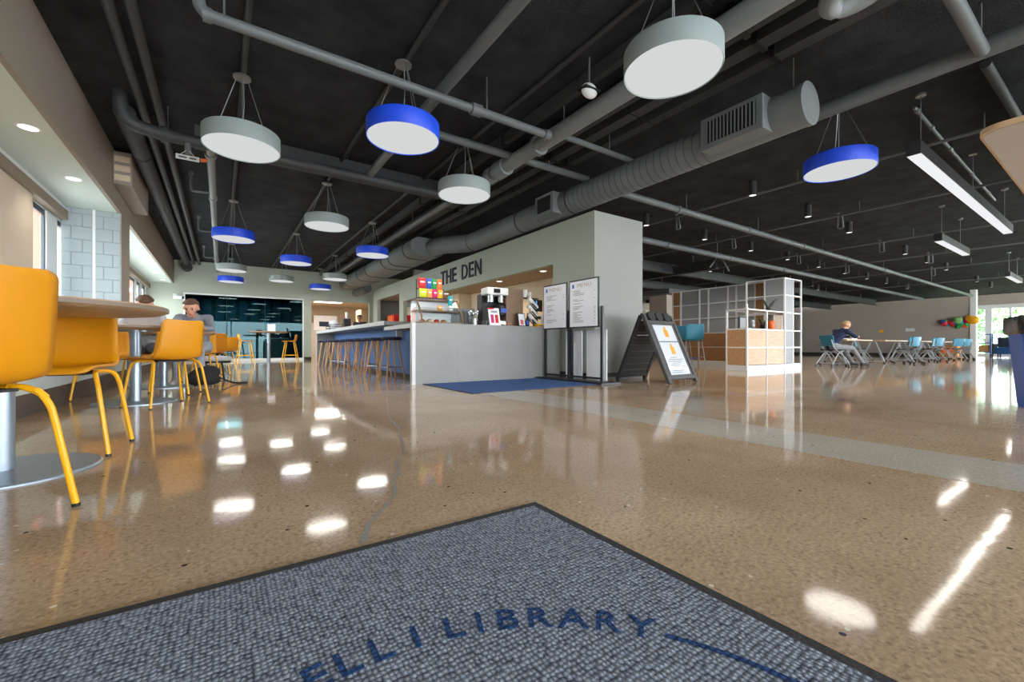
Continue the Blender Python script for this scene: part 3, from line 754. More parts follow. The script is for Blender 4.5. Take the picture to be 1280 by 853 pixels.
# pipe elbow over the big duct, tilted pipe and its hangers at the right
pipe('pale elbow pipe turning above the grey pendant', [(3.72,0.8,3.30),(3.72,1.25,3.22),(3.95,1.42,3.20),(4.1,1.3,3.22),(4.1,0.9,3.28)], 0.07, 'pipe_light', 0.12)
pipe('long dark grey pipe past the duct end', [(5.62,-7.9,3.2),(5.62,2.5,3.2),(5.62,4.7,3.2)], 0.085, 'pipe')
pipe('slanting grey pipe meeting the long pipe past the duct', [(4.25,0.80,3.15),(5.55,0.80,3.15)], 0.05, 'pipe', hangers=[(5.5,0.8,3.15)])
pipe('grey pipe running across the library over the shelving', [(5.3,5.07,3.2),(32.6,5.07,3.2)], 0.06, 'pipe', hangers=[(7.6,5.07,3.2),(10.4,5.07,3.2),(14.,5.07,3.2),(19.,5.07,3.2),(25.,5.07,3.2)], rings=[((x,5.07,3.2),(x+0.08,5.07,3.2),0.075) for x in (7.3,9.9,12.7,15.6,19,23)])
pipe('second thicker grey pipe further back across the library', [(6.3,7.0,3.2),(32.6,7.0,3.2)], 0.075, 'pipe', hangers=[(8.,7.0,3.2),(12.,7.0,3.2),(18.,7.0,3.2)], rings=[((x,7.0,3.2),(x+0.08,7.0,3.2),0.09) for x in (9.6,12.6,16.0,21.)])
brs = [(8.1, 'past the blue pendant'), (10.9, 'over the first linear lamp'), (14.6, 'over the short linear lamp'), (17.8, 'beyond the short linear lamp'), (21.1, 'above the teal chairs'), (26, 'nearest the far partition')]
heads = {8.1: (5.6,), 10.9: (3.6, 5.9), 14.6: (3.9, 5.9), 17.8: (3.6, 5.7), 21.1: (4.2,), 26: ()}
for x, lab in brs:
    t = pipe('thin sprinkler branch pipe ' + lab, [(x, -7.9, 3.33), (x, 12.0, 3.33)], 0.022, 'pipe', name='sprinkler_branch', hangers=[(x, 1.15, 3.33), (x, 3.3, 3.33), (x, 6.4, 3.33)])
    for y in heads[x]:
        d = MB().tube([(x+0.01,y,3.33),(x+0.08,y,3.08),(x+0.08,y+0.1,3.08),(x+0.08,y+0.1,3.35)], 0.016, 6, 0.03).build('sprinkler_arm', 'pipe', t)
        MB().lathe([(0.012,0),(0.03,0.01),(0.012,0.05),(0.035,0.055),(0.035,0.06)], (x+0.08,y+0.1,3.35), n=10).build('sprinkler_head', 'wire', d)
# cylinder spots
cs = MB().lathe([(0.058,-0.25),(0.064,-0.25),(0.064,0.0),(0.03,0.005),(0.03,0.02)], n=20, capb=False)
sp0 = thing('cylinder_spot', 'first cylinder spotlight from the cafe, in front of the first library pipe', 'spotlight', (7.97, 3.98, H-0.02), 0, 'library cylinder spots')
cs.build('housing', 'pipe_dark', sp0)
MB().lathe([(0.058,-0.244),(0.058,-0.240)], n=20).build('lens', 'downlight', sp0)
lamp_light(sp0, 'SPOT', (0,0,-0.27), 70, (1, 0.90, 0.76), 0.05, spot=1.9)
row1 = [10.25, 12.5, 16.8, 19.1, 21.5, 26.5, 29.5]
row2 = [7.96, 10.25, 12.55, 14.8, 17.1, 19.4, 21.7, 24.0, 27]
for k, x in enumerate(row1): dup(sp0, (x, 3.98, H-0.02), 0, ORD[k+1] + ' cylinder spotlight from the cafe, in front of the first library pipe')
for k, x in enumerate(row2): dup(sp0, (x, 6.32, H-0.02), 0, ORD[k] + ' cylinder spotlight from the cafe, between the two library pipes')
for k, x in enumerate((10.2, 14.8, 19.4, 24)): dup(sp0, (x, 8.9, H-0.02), 0, ORD[k] + ' cylinder spotlight from the cafe, behind the second library pipe')
for k, x in enumerate((12.0, 18.0, 24.0)): dup(sp0, (x, 12.5, H-0.02), 0, ORD[k] + ' cylinder spotlight from the cafe, in the rearmost library row')
# linear pendants
for x0, x1, y, lab in ((6.58, 12.73, 1.49, 'long linear pendant lamp by the beige ceiling panel'), (12.4, 14.95, 2.42, 'short linear pendant lamp past the long one'), (15.6, 18.2, 1.49, 'short linear pendant lamp at the picture edge beyond the long one'), (20.5, 23.0, 2.42, 'farthest short linear pendant lamp before the end windows')):
    t = thing('linear_lamp', lab, 'pendant lamp', (x0, y, 2.75))
    Lg = x1 - x0
    MB().box(0, Lg, -0.065, 0.065, 0.012, 0.16).box(0, 0.02, -0.065, 0.065, -0.0, 0.012).build('housing', 'pipe_dark', t, smooth=False, bevel=0.004)
    MB().box(0.02, Lg-0.02, -0.058, 0.058, -0.002, 0.012).build('diffuser', 'linear_diffuser', t, smooth=False)
    for x in ([0.3, Lg*0.5, Lg-0.4] if Lg > 4 else [0.3, Lg-0.6]):
        MB().cyl((x,0,0.16),(x,0,H-2.75),0.005,n=6).build('suspension_wire', 'wire', t)
        MB().cyl((x,0,H-2.78),(x,0,H-2.75),0.05,n=12).build('canopy', 'wire', t)
    lamp_light(t, 'AREA', (Lg/2, 0, -0.012), 2.2*Lg, (1, 0.95, 0.87), Lg-0.1, 0.1)
pipe('slim conduit with couplings above the long linear lamp', [(7.1,1.60,3.512),(8.2,1.62,3.512),(13.0,1.70,3.512)], 0.02, 'pipe', name='conduit', rings=[((x,1.60+0.017*(x-7.1),3.512),(x+0.09,1.60+0.017*(x-7.1),3.512),0.028) for x in (7.2,7.9,9.0,10.6,12.2)])
pipe('black conduit feeding the blue pendant past the duct end', [(6.3,1.5,3.52),(6.3,4.6,3.52)], 0.029, 'pipe_dark', name='conduit')
pipe('black conduit feeding the added fill pendants by the windows', [(0.9,-7.9,3.52),(0.9,-1.5,3.52)], 0.029, 'pipe_dark', name='conduit')
pipe('dark twin conduit above the beige ceiling panel', [(6.6,0.93,3.5),(13,0.88,3.5)], 0.045, 'pipe_dark', name='conduit')
# floating ceiling panel with a rounded corner
t = thing('ceiling_cloud', 'beige floating ceiling panel with rounded corner and pale wood edge', 'ceiling panel', (0, 0, 2.60))
def rcorner(x0, y1, r, n=10):
    p = [(12.5, -2.0), (12.5, y1)]
    for k in range(n+1): a = PI/2 + (PI/2)*k/n; p.append((x0+r+r*math.cos(a), y1-r+r*math.sin(a)))
    p += [(x0, -2.0)]
    return p
MB().prism(rcorner(6.03, 0.91, 0.18), 0, 0.05).build('edge', 'door_pine', t)
MB().prism(rcorner(6.05, 0.89, 0.17), -0.008, 0.0).build('underside', 'far_wall', t)
for x, y in ((6.6,0.3),(9,0.3)): MB().cyl((x,y,0.05),(x,y,H-2.6),0.01,n=6).build('hanger_rod', 'wire', t)
# soffit downlights
dl = None
for k, y in enumerate((18.06, 16.4, 14.9, 13.23, 11.66, 7.82, 6.24, 4.66)):
    if dl is None:
        dl = thing('downlight', 'first soffit downlight counted from the sage end wall', 'downlight', (-1.59, y, SZ), 0, 'soffit downlights')
        MB().lathe([(0.075,-0.004),(0.09,-0.003),(0.09,0.01)], n=24).build('ring', 'white_trim', dl)
        MB().lathe([(0.072,-0.008),(0.072,-0.004)], n=24).build('lens', 'downlight', dl)
        lamp_light(dl, 'SPOT', (0,0,-0.03), 14, (1,0.9,0.76), 0.06, spot=2.2)
    else: dup(dl, (-1.59, y, SZ), 0, ORD[k] + ' soffit downlight counted from the sage end wall')
# box on the fascia, hanging tag, emergency light, wall camera
t = thing('air_unit', 'beige box unit fixed high on the taupe fascia', 'air unit', (-1.35, 9.6, 3.0))
MB().box(0, 0.22, -0.9, 0.9, 0.0, 0.5).build('body', 'fascia', t, smooth=False, bevel=0.01)
for k in range(3): MB().box(0.02, 0.20, -0.905, -0.9, 0.06+k*0.14, 0.15+k*0.14).build('slot', 'warm_wall', t, smooth=False)
t = thing('pipe_tag', 'white valve tag with an orange cap under the thick dark pipe', 'tag', (-0.35, 6.78, 2.93))
MB().cyl((0,0.05,0.07),(0,0.05,0.2),0.035,n=10).build('drain_stub', 'pipe', t)
for s_ in (-1, 1): MB().tube([(0,0.03,0.12),(s_*0.07,0.0,0.03)],0.004,6).build('string', 'white_trim', t)
MB().box(-0.12,0.12,-0.005,0.005,-0.03,0.03).build('plate', 'white_trim', t, smooth=False)
for a, b in ((-0.09,-0.01),(0.02,0.09)): MB().box(a,b,-0.0065,-0.005,-0.012,0.010).build('print', 'ink', t, smooth=False)
MB().cyl((0.13,0,-0.0),(0.20,0.0,0.012),0.022,n=10).build('cap', 'orange', t)
t = thing('emergency_light', 'white oval twin emergency light beside the main pipe', 'light', (3.16, 3.23, 3.2))
MB().sphere((0,0,0),0.10,16,10,(1,0.6,0.75)).build('body', 'white_trim', t)
MB().box(-0.105,0.105,-0.062,0.062,-0.012,0.012).build('band', 'slot_black', t, smooth=False, bevel=0.004)
MB().cyl((0,0,0.07),(0,0,0.35),0.01,n=8).build('stem', 'pipe', t)
t = thing('security_camera', 'white security camera on the sage end wall', 'camera', (-1.32, YB, 2.25))
MB().box(-0.05,0.05,-0.04,0,-0.06,0.12).build('bracket', 'white_trim', t, smooth=False, bevel=0.01)
MB().cyl((0.0,-0.05,0.0),(0.22,-0.14,-0.02),0.06,n=14).build('barrel', 'white_trim', t)
MB().cyl((0.22,-0.14,-0.02),(0.235,-0.146,-0.021),0.05,n=14).build('lens', 'black', t)
# steelwork seen beyond the cafe block
for i, (x0, y0, x1, y1, z, lab) in enumerate(((9, 9.2, 33, 9.2, 3.05, 'dark steel beam beyond the second library pipe'), (8, 11.5, 33, 11.5, 2.95, 'dark steel beam further behind the shelving'), (8, 14, 33, 14, 2.9, 'rearmost dark steel beam behind the shelving'), (13, 7.6, 13, 15.9, 3.0, 'dark cross beam running back over the shelving'), (20, 7.6, 20, 15.9, 3.0, 'dark cross beam running back over the study tables'))):
    t = thing('ceiling_beam', lab, 'beam', (0, 0, 0))
    m = MB()
    if y0 == y1: m.box(x0, x1, y0-0.09, y0+0.09, z, z+0.03).box(x0, x1, y0-0.09, y0+0.09, z+0.27, z+0.30).box(x0, x1, y0-0.012, y0+0.012, z+0.03, z+0.27)
    else: m.box(x0-0.09, x0+0.09, y0, y1, z, z+0.03).box(x0-0.09, x0+0.09, y0, y1, z+0.27, z+0.30).box(x0-0.012, x0+0.012, y0, y1, z+0.03, z+0.27)
    m.build('web', 'pipe_dark', t, smooth=False)
    for k in range(5):
        x = x0 + (x1-x0)*(k+0.5)/5; y = y0 + (y1-y0)*(k+0.5)/5
        MB().cyl((x,y,z+0.3),(x,y,H),0.02,n=8).build('hanger_rod', 'pipe', t)
t = thing('lattice_brace', 'small V shaped steel brace above the tall shelf', 'brace', (12.6, 7.6, 3.0))
MB().bar((0,0,0.0),(0.55,0,0.5),0.04).bar((1.1,0,0.0),(0.55,0,0.5),0.04).build('diagonals', 'pipe', t, smooth=False)
t = thing('support_column', 'taupe column rising behind the long shelf wall', 'column', (16.2, 11.9, 0))
MB().box(-0.45,0.45,-0.45,0.45,0,2.75).build('shaft', 'far_wall', t, smooth=False, bevel=0.01)
MB().box(-0.9,0.9,-0.9,0.9,2.75,2.95).build('capital', 'duct_dark', t, smooth=False, bevel=0.01)

# ================================================================== entrance mat
MX0, MX1, MY0, MY1 = -0.75, 0.905, -0.9, 1.19
t = thing('entrance_mat', 'blue grey ribbed entrance mat with dark rubber edge and navy lettering', 'mat', (0, 0, 0))
MB().box(MX0+0.03, MX1-0.03, MY0+0.03, MY1-0.03, 0.001, 0.0105).build('pile', 'mat_blue_grey', t, smooth=False)
m = MB()
for x0, x1, y0, y1 in ((MX0, MX0+0.03, MY0, MY1), (MX1-0.03, MX1, MY0, MY1), (MX0+0.03, MX1-0.03, MY1-0.03, MY1), (MX0+0.03, MX1-0.03, MY0, MY0+0.03)): m.box(x0, x1, y0, y1, 0.0008, 0.008)
m.build('border', 'rubber', t, smooth=False)
cx, cy, Rr = 0.22, 0.20, 0.535
for ch, a in (('E',-9.5),('L',-4.4),('L',1.4),('I',8.0),('L',15.2),('I',20.4),('B',25.9),('R',32.3),('A',39.3),('R',45.9),('Y',52.6)):
    me = text_mesh(ch, 0.086, 0.0006, offset=0.0012)
    a = math.radians(a)
    for v in me.vertices:
        x, y = v.co.x * 0.95, v.co.y
        r = Rr + y
        v.co = Vector((cx + r*math.sin(a) + x*math.cos(a), cy + r*math.cos(a) - x*math.sin(a), 0.0112 + v.co.z))
    link('letter', me, 'mat_letter', t, smooth=False)
vs = []; fs = []
for k in range(40):
    a = math.radians(57.0 + k * 1.25); wd = 0.013
    for r in (Rr + 0.018 - wd*0.5, Rr + 0.018 + wd*0.5): vs.append((cx + r*math.sin(a), cy + r*math.cos(a), 0.0116))
for k in range(39): fs.append((2*k, 2*k+1, 2*k+3, 2*k+2))
MB().add(vs, fs).build('arc_line', 'mat_letter', t, smooth=False)
t = thing('floor_mat', 'flat blue carpet mat lying before the grey counter front', 'mat', (0, 0, 0))
MB().box(2.40, 4.42, 4.36, 5.80, 0.002, 0.010).build('pile', 'carpet_blue', t, smooth=False, bevel=0.003)
MB().box(2.385, 4.435, 4.345, 5.81, 0.0005, 0.005).build('backing', 'rubber', t, smooth=False)

# ================================================================== yellow chairs and round tables
def shell_mesh(name, prof, wrap_back=0.035):
    """lofted seat-and-back shell; prof rows are (y, z, half width, wrap)"""
    def cr(p, t):
        n = len(p); i = min(int(t), n-2); u = t - i
        a, b, c, d = p[max(i-1,0)], p[i], p[i+1], p[min(i+2,n-1)]
        return [0.5*((2*b[k])+(-a[k]+c[k])*u+(2*a[k]-5*b[k]+4*c[k]-d[k])*u*u+(-a[k]+3*b[k]-3*c[k]+d[k])*u**3) for k in range(4)]
    rows = 30; cols = 12; vs = []; fs = []
    for i in range(rows+1):
        y, z, hw, wr = cr(prof, (len(prof)-1)*i/rows)
        y2, z2, _, _ = cr(prof, min((len(prof)-1)*i/rows+0.05, len(prof)-1)); y1, z1, _, _ = cr(prof, max((len(prof)-1)*i/rows-0.05, 0))
        tx, tz = y2-y1, z2-z1; L = math.hypot(tx, tz) or 1; nx, nz = tz/L, -tx/L     # inward normal (towards sitter)
        for j in range(cols+1):
            s = -1 + 2*j/cols
            k = wr * s*s
            vs.append((s*hw, y + nx*k, z + nz*k))
    n = cols+1
    for i in range(rows):
        for j in range(cols): fs.append((i*n+j, i*n+j+1, (i+1)*n+j+1, (i+1)*n+j))
    return MB().add(vs, fs)

CH = [(0.235,0.415,0.150,0.0),(0.232,0.425,0.185,0.0),(0.20,0.443,0.206,0.004),(0.05,0.438,0.212,0.012),(-0.09,0.428,0.212,0.02),(-0.165,0.440,0.208,0.03),(-0.205,0.49,0.200,0.035),(-0.228,0.58,0.192,0.035),(-0.243,0.68,0.185,0.035),(-0.253,0.755,0.178,0.03),(-0.2555,0.778,0.166,0.028),(-0.2565,0.785,0.140,0.024)]
def make_chair(label, loc, rz, group=None, shell='yellow'):
    t = thing('shell_chair', label, 'chair', loc, rz, group)
    o = shell_mesh('shell', CH).build('shell', shell, t)
    sd = o.modifiers.new('thick', 'SOLIDIFY'); sd.thickness = 0.012; sd.offset = 0
    for sx in (-1, 1):
        for sy, fy in ((1, 0.190), (-1, -0.195)):
            top = (sx*0.185, sy*0.125, 0.415)
            MB().tube([(sx*0.255, fy, 0.008), (sx*0.205, sy*0.160, 0.37), top, (sx*0.17, sy*0.06, 0.418)], 0.0105, 10, 0.05).build('leg', 'yellow_metal', t)
            MB().cyl((sx*0.255, fy, 0.0), (sx*0.254, fy, 0.012), 0.012, n=10).build('foot_cap', 'black', t)
    MB().tube([(-0.17,-0.06,0.418),(-0.17,0.06,0.418)],0.0125,8).tube([(0.17,-0.06,0.418),(0.17,0.06,0.418)],0.0125,8).build('side_rail', 'yellow_metal', t)
    MB().tube([(-0.17,0.0,0.415),(0.17,0.0,0.415)],0.011,8).box(-0.15,0.15,-0.12,0.14,0.405,0.414).build('under_plate', 'black', t)
    return t
c0 = make_chair('yellow shell chair with its back turned, closest to the entrance mat', (-0.727, 1.995, 0), facing(-0.76, 0.65))
def chair(label, x, y, dx, dy, group=None): return dup(c0, (x, y, 0), facing(dx, dy), label, group)
chair('yellow shell chair tucked in at the far side of the nearest round table', -0.70, 3.12, -0.10, -0.995)
chair('yellow shell chair turned diagonally at the second round table', -0.417, 5.11, -0.6, 0.8)
chair('yellow shell chair behind the second table, on the window side', -1.02, 6.22, 0.15, -0.99)
chair('yellow shell chair behind the second table, on the aisle side', -0.50, 6.28, -0.25, -0.97)
chair('yellow shell chair standing alone in front of the glass partition', 0.12, 13.4, -0.35, 0.94)
ch3 = make_chair('orange yellow shell chair with grey jacket beside the black backpack', (-0.16, 9.85, 0), facing(-0.35, 0.94), None, 'orange_shell')
for (px, py, dx, dy, lab) in ((-0.92, 8.12, 0.15, -1, 'yellow shell chair under the student in pale hoodie'), (-0.30, 8.05, -0.25, -1, 'yellow shell chair under the student in grey hoodie')):
    chair(lab, px, py, dx, dy)

def round_table(label, x, y, R=0.57, top=0.74, name='round_table', rb=0.325, pr_=0.045):
    t = thing(name, label, 'table', (x, y, 0))
    MB().lathe([(R-0.03, top-0.034), (R, top-0.022), (R, top-0.004), (R-0.004, top)], n=56).build('tabletop', 'table_oak', t)
    MB().lathe([(R+0.0015, top-0.022), (R+0.0015, top-0.005)], n=56, capb=False, capt=False).build('edge_band', 'edge_band', t)
    MB().lathe([(0.13, top-0.05), (0.13, top-0.034)], n=24).build('mounting_plate', 'steel_grey', t)
    MB().lathe([(pr_, 0.012), (pr_, top-0.05)], n=24).build('pole', 'steel_grey', t)
    MB().lathe([(rb, 0.0), (rb, 0.007), (rb-0.008, 0.013), (pr_*1.1, 0.016)], n=56).build('base_plate', 'steel_grey', t)
    return t
round_table('round oak topped table beside the nearest yellow chair', -0.79, 2.77)
round_table('round oak topped table by the diagonal yellow chair', -0.69, 5.52)
round_table('round oak topped table where two students sit', -0.64, 7.42)
round_table('high round table with a white card by the glass partition', 1.29, 16.1, 0.56, 1.03, 'bar_table', 0.33, 0.05)
t = thing('table_card', 'white folded card on the high round table', 'card', (1.36, 16.0, 1.03))
MB().prism([(-0.05, 0.0), (0, 0.24), (0.05, 0.0)], -0.11, 0.11, 'X').build('card', 'paper', t, smooth=False)
def bar_chair(label, x, y, dx, dy):
    t = thing('bar_chair', label, 'bar chair', (x, y, 0), facing(dx, dy))
    o = shell_mesh('shell', [(0.20,0.70,0.15,0),(0.195,0.715,0.19,0),(0.05,0.71,0.205,0.01),(-0.10,0.705,0.205,0.02),(-0.165,0.73,0.20,0.03),(-0.19,0.80,0.195,0.03),(-0.20,0.90,0.185,0.03),(-0.202,0.92,0.15,0.025)]).build('shell', 'yellow', t)
    sd = o.modifiers.new('thick', 'SOLIDIFY'); sd.thickness = 0.014; sd.offset = 0
    for sx in (-1, 1):
        for sy in (-1, 1):
            MB().tube([(sx*0.24, sy*0.23, 0.0), (sx*0.15, sy*0.12, 0.70)], 0.013, 8).build('leg', 'yellow_metal', t)
    MB().tube([(-0.205,0.19,0.26),(0.205,0.19,0.26)],0.011,8).tube([(-0.205,-0.19,0.26),(0.205,-0.19,0.26)],0.011,8).tube([(-0.205,-0.19,0.26),(-0.205,0.19,0.26)],0.011,8).tube([(0.205,-0.19,0.26),(0.205,0.19,0.26)],0.011,8).build('foot_ring', 'yellow_metal', t)
    return t
bar_chair('yellow bar chair on the window side of the high table', 0.62, 15.8, 1, 0.1)
bar_chair('yellow bar chair on the counter side of the high table', 1.85, 15.5, -0.95, 0.25)

# small things near the students
t = thing('laptop', 'silver laptop open in front of the student in pale hoodie', 'laptop', (-0.86, 7.60, 0.74), facing(0.1, -1))
MB().box(-0.16,0.16,-0.11,0.11,0.0,0.014).build('base', 'silver', t, smooth=False, bevel=0.003)
MB().obox((0, 0.145, 0.115), (0.32, 0.008, 0.22), Matrix.Rotation(math.radians(-16), 3, 'X')).build('lid', 'silver', t, smooth=False, bevel=0.003)
t = thing('backpack', 'slumped black backpack on the floor by the diagonal chair', 'backpack', (-0.20, 7.25, 0), 0.35)
m = MB()
me = MB().sphere((0,0,0.13),0.2,20,12,(1.0,0.75,0.62))
me.v = [(x + 0.25*max(0, 0.0), y, max(0.003, z + 0.05*math.sin(5*x)+0.02*math.cos(9*y))) for x, y, z in me.v]
me.build('body', 'bag_fabric', t)
MB().sphere((0.05,-0.11,0.09),0.12,16,10,(1,0.5,0.6)).build('front_pocket', 'bag_fabric', t)
MB().tube([(0.1,0.0,0.2),(0.24,0.03,0.08),(0.40,0.05,0.014),(0.56,0.02,0.012)],0.012,8,0.05).build('strap', 'bag_fabric', t)
t = thing('jacket', 'grey jacket hanging over the orange yellow chair', 'jacket', (-0.16, 9.85, 0), facing(-0.35, 0.94))
me = MB().sphere((-0.08,-0.16,0.60),0.17,18,10,(1.05,0.36,0.42)); me.v = [(x, y, z + 0.03*math.sin(14*x)) for x, y, z in me.v]
me.build('cloth', 'hoodie_grey', t)
t = thing('seat_pad', 'pale grey upholstered seat pad of the low stool by the backpack', 'stool', (-0.10, 8.75, 0))
MB().lathe([(0.20,0.30),(0.25,0.31),(0.26,0.34),(0.25,0.37),(0.1,0.39)], n=28).build('cushion', 'hoodie_light', t)
MB().lathe([(0.24,0.27),(0.24,0.30)], n=28).build('seat_base', 'black', t)
for k in range(4):
    a = PI/4 + k*PI/2; MB().cyl((0.2*math.cos(a),0.2*math.sin(a),0),(0.15*math.cos(a),0.15*math.sin(a),0.28),0.013,n=8).build('leg', 'black', t)

# ================================================================== stool counter and service counter
cx0 = 2.24
t = thing('stool_counter', 'long grey stool counter with blue panel and waterfall end', 'counter', (0, 0, 0))
MB().box(cx0, 3.0, 7.08, 13.24, 0.905, 0.97).build('worktop', 'laminate', t, smooth=False, bevel=0.003)
MB().box(cx0-0.004, cx0+0.02, 7.08, 13.24, 0.903, 0.972).build('front_edge', 'laminate_white', t, smooth=False)
MB().box(cx0, 3.0, 13.18, 13.24, 0.0, 0.905).build('end_panel', 'laminate', t, smooth=False)
MB().box(cx0-0.004, cx0+0.02, 13.178, 13.242, 0.0, 0.905).build('end_edge', 'laminate_white', t, smooth=False)
for k in range(5):
    MB().box(2.72, 2.78, 7.1+k*1.216, 7.1+(k+1)*1.216-0.004, 0.06, 0.905).build('blue_panel', 'blue_panel', t, smooth=False)
MB().box(2.75, 2.78, 7.1, 13.18, 0.0, 0.06).build('kick_plate', 'base_dark', t, smooth=False)
MB().box(2.60, 2.70, 7.5, 7.55, 0.66, 0.9).build('bracket', 'white_trim', t, smooth=False)
t = thing('service_counter', 'grey laminate service counter front under the coffee machine', 'counter', (0, 0, 0))
MB().box(cx0, cx0+0.05, 5.82, 5.90, 0.0, 0.885).build('corner_edge', 'laminate_white', t, smooth=False)
nb = 4
for k in range(nb):
    a = cx0+0.05 + k*(4.98-cx0-0.05)/nb
    MB().box(a, a+(4.98-cx0-0.05)/nb-0.001, 5.83, 5.90, 0.0, 0.885).build('front_panel', 'laminate', t, smooth=False)
MB().box(cx0, 4.98, 5.90, 6.60, 0.845, 0.885).build('worktop', 'laminate', t, smooth=False)
MB().box(cx0, 3.0, 6.60, 7.08, 0.815, 0.868).build('side_worktop', 'laminate', t, smooth=False)
MB().box(cx0-0.004, cx0+0.016, 5.90, 7.08, 0.813, 0.870).build('side_edge', 'laminate_white', t, smooth=False)
MB().box(2.72, 2.78, 5.90, 7.08, 0.06, 0.815).build('side_panel', 'blue_panel', t, smooth=False)
MB().box(2.75, 2.78, 5.90, 7.08, 0.0, 0.06).build('kick_plate', 'base_dark', t, smooth=False)

def make_stool(label, loc, rz, group):
    t = thing('counter_stool', label, 'stool', loc, rz, group)
    MB().lathe([(0.10,0.652),(0.165,0.660),(0.178,0.682),(0.172,0.702),(0.14,0.712),(0.05,0.706)], n=28).build('seat', 'navy', t)
    for k in range(4):
        a = PI/4 + k*PI/2; ca, sa = math.cos(a), math.sin(a)
        MB().cyl((0.235*ca,0.235*sa,0.0),(0.105*ca,0.105*sa,0.655),0.0125,0.017,n=10).build('leg', 'stool_wood', t)
    p = [(0.198*math.cos(PI/4+k*PI/2), 0.198*math.sin(PI/4+k*PI/2), 0.19) for k in range(5)]
    MB().tube(p, 0.007, 6).build('foot_rail', 'steel_bright', t)
    return t
s0 = make_stool('navy seated wooden stool nearest the grey service counter', (2.44, 7.32, 0), 0.15, 'stools at the long counter')
for k in range(1, 10):
    dup(s0, (2.42 + random.uniform(-.05,.05), 7.32 + 0.605*k + random.uniform(-.05,.05), 0), random.uniform(-0.5, 0.5), 'navy seated wooden stool, ' + ORD[k] + ' from the grey service counter', 'stools at the long counter')

# things on the counters ---------------------------------------------------
CZ = 0.885
t = thing('pastry_case', 'curved glass pastry display case with dark bronze frame', 'display case', (2.80, 6.22, CZ))
for x in (-0.34, 0.34):
    MB().tube([(x,-0.22,0.0),(x,-0.20,0.14),(x,-0.10,0.27),(x,-0.08,0.29),(x,-0.03,0.36),(x,0.02,0.39),(x,0.22,0.39)],0.014,8,0.06).build('side_frame', 'machine_brown', t)
    MB().prism([(-0.21,0.0),(-0.19,0.14),(-0.10,0.27),(-0.03,0.36),(0.22,0.38),(0.22,0.0)], x-0.004, x+0.004, 'X').build('side_glass', 'case_glass', t, smooth=False)
MB().box(-0.35,0.35,-0.22,0.24,0.0,0.03).build('base', 'machine_brown', t, smooth=False, bevel=0.006)
MB().box(-0.34,0.34,-0.09,0.22,0.20,0.22).build('shelf', 'machine_brown', t, smooth=False, bevel=0.004)
MB().box(-0.35,0.35,-0.03,0.24,0.375,0.40).build('top', 'machine_brown', t, smooth=False, bevel=0.004)
MB().add([(-0.33,-0.205,0.03),(0.33,-0.205,0.03),(0.33,-0.19,0.14),(-0.33,-0.19,0.14),(0.33,-0.10,0.26),(-0.33,-0.10,0.26)],[(0,1,2,3),(3,2,4,5)]).build('front_glass', 'case_glass', t, smooth=False)
MB().box(-0.33,0.33,0.215,0.225,0.03,0.375).build('rear_door', 'white_trim', t, smooth=False)
for k, mm in enumerate(('kraft','door_pine','red','kraft','paper')):
    p = thing('pastry', ['round brown pastry on the case floor', 'pale oblong pastry on the case floor', 'red wrapped treat inside the case', 'second brown bun inside the case, beside the red treat', 'white boxed treat on the case shelf'][k], 'pastry', (2.56+k*0.12, 6.24, CZ + (0.221 if k == 4 else 0.031)))
    MB().lathe([(0.03,0),(0.045,0.015),(0.042,0.04),(0.015,0.055)], n=14).build('bun', mm, p)
# snack rack with bags
t = thing('snack_rack', 'small black wire rack on top of the pastry case', 'rack', (2.70, 6.24, CZ+0.40))
MB().box(-0.22,0.22,-0.08,0.08,0.0,0.012).box(-0.22,0.22,-0.02,0.06,0.145,0.157).build('tiers', 'black', t, smooth=False)
for x in (-0.21,0.21): MB().tube([(x,0.06,0.012),(x,0.06,0.30)],0.006,6).build('upright', 'black', t)
def bag(label, x, y, z, w_, h_, mm):
    t = thing('snack_bag', label, 'snack bag', (x, y, z))
    vs = []; fs = []; nx, nz = 6, 6
    for s_ in (-1, 1):
        for j in range(nz+1):
            for i in range(nx+1):
                u, v = -1+2*i/nx, -1+2*j/nz
                d = 0.022*(1-u**4)*(1-abs(v)**3)*s_
                vs.append((u*w_/2, d, (v+1)/2*h_))
    n = (nx+1)*(nz+1)
    for s_ in (0, 1):
        for j in range(nz):
            for i in range(nx):
                a = s_*n + j*(nx+1)+i; fs.append((a, a+1, a+nx+2, a+nx+1))
    MB().add(vs, fs).build('pouch', mm, t)
    MB().box(-w_/2, w_/2, -0.003, 0.003, h_-0.012, h_+0.004).build('seal', mm, t, smooth=False)
    MB().box(-w_*0.28, w_*0.28, -0.0245, -0.0225, h_*0.55, h_*0.68).build('print', 'paper', t, smooth=False)
for i, (mm, nm, w_) in enumerate((('red','red',0.13),('royal','blue',0.085),('green','green',0.085),('orange','orange',0.085))):
    bag(nm + ' snack bag on the upper tier above the pastry case', 2.555 + (0, 0.112, 0.20, 0.29)[i], 6.23, CZ+0.40+0.158, w_, 0.155, mm)
for i, (mm, nm, w_) in enumerate((('lime','lime yellow',0.125),('tan_bag','pale orange',0.085),('magenta','magenta',0.085),('amber','amber',0.085))):
    bag(nm + ' snack bag on the lower tier above the pastry case', 2.555 + (0, 0.108, 0.195, 0.285)[i], 6.19, CZ+0.40+0.0125, w_, 0.132, mm)
bag('teal snack bag hanging at the side of the pastry case', 2.98, 6.12, CZ+0.30, 0.075, 0.15, 'teal_bag')
bag('small pale yellow packet inside the top of the pastry case', 2.82, 6.16, CZ+0.221, 0.09, 0.07, 'tan_bag')
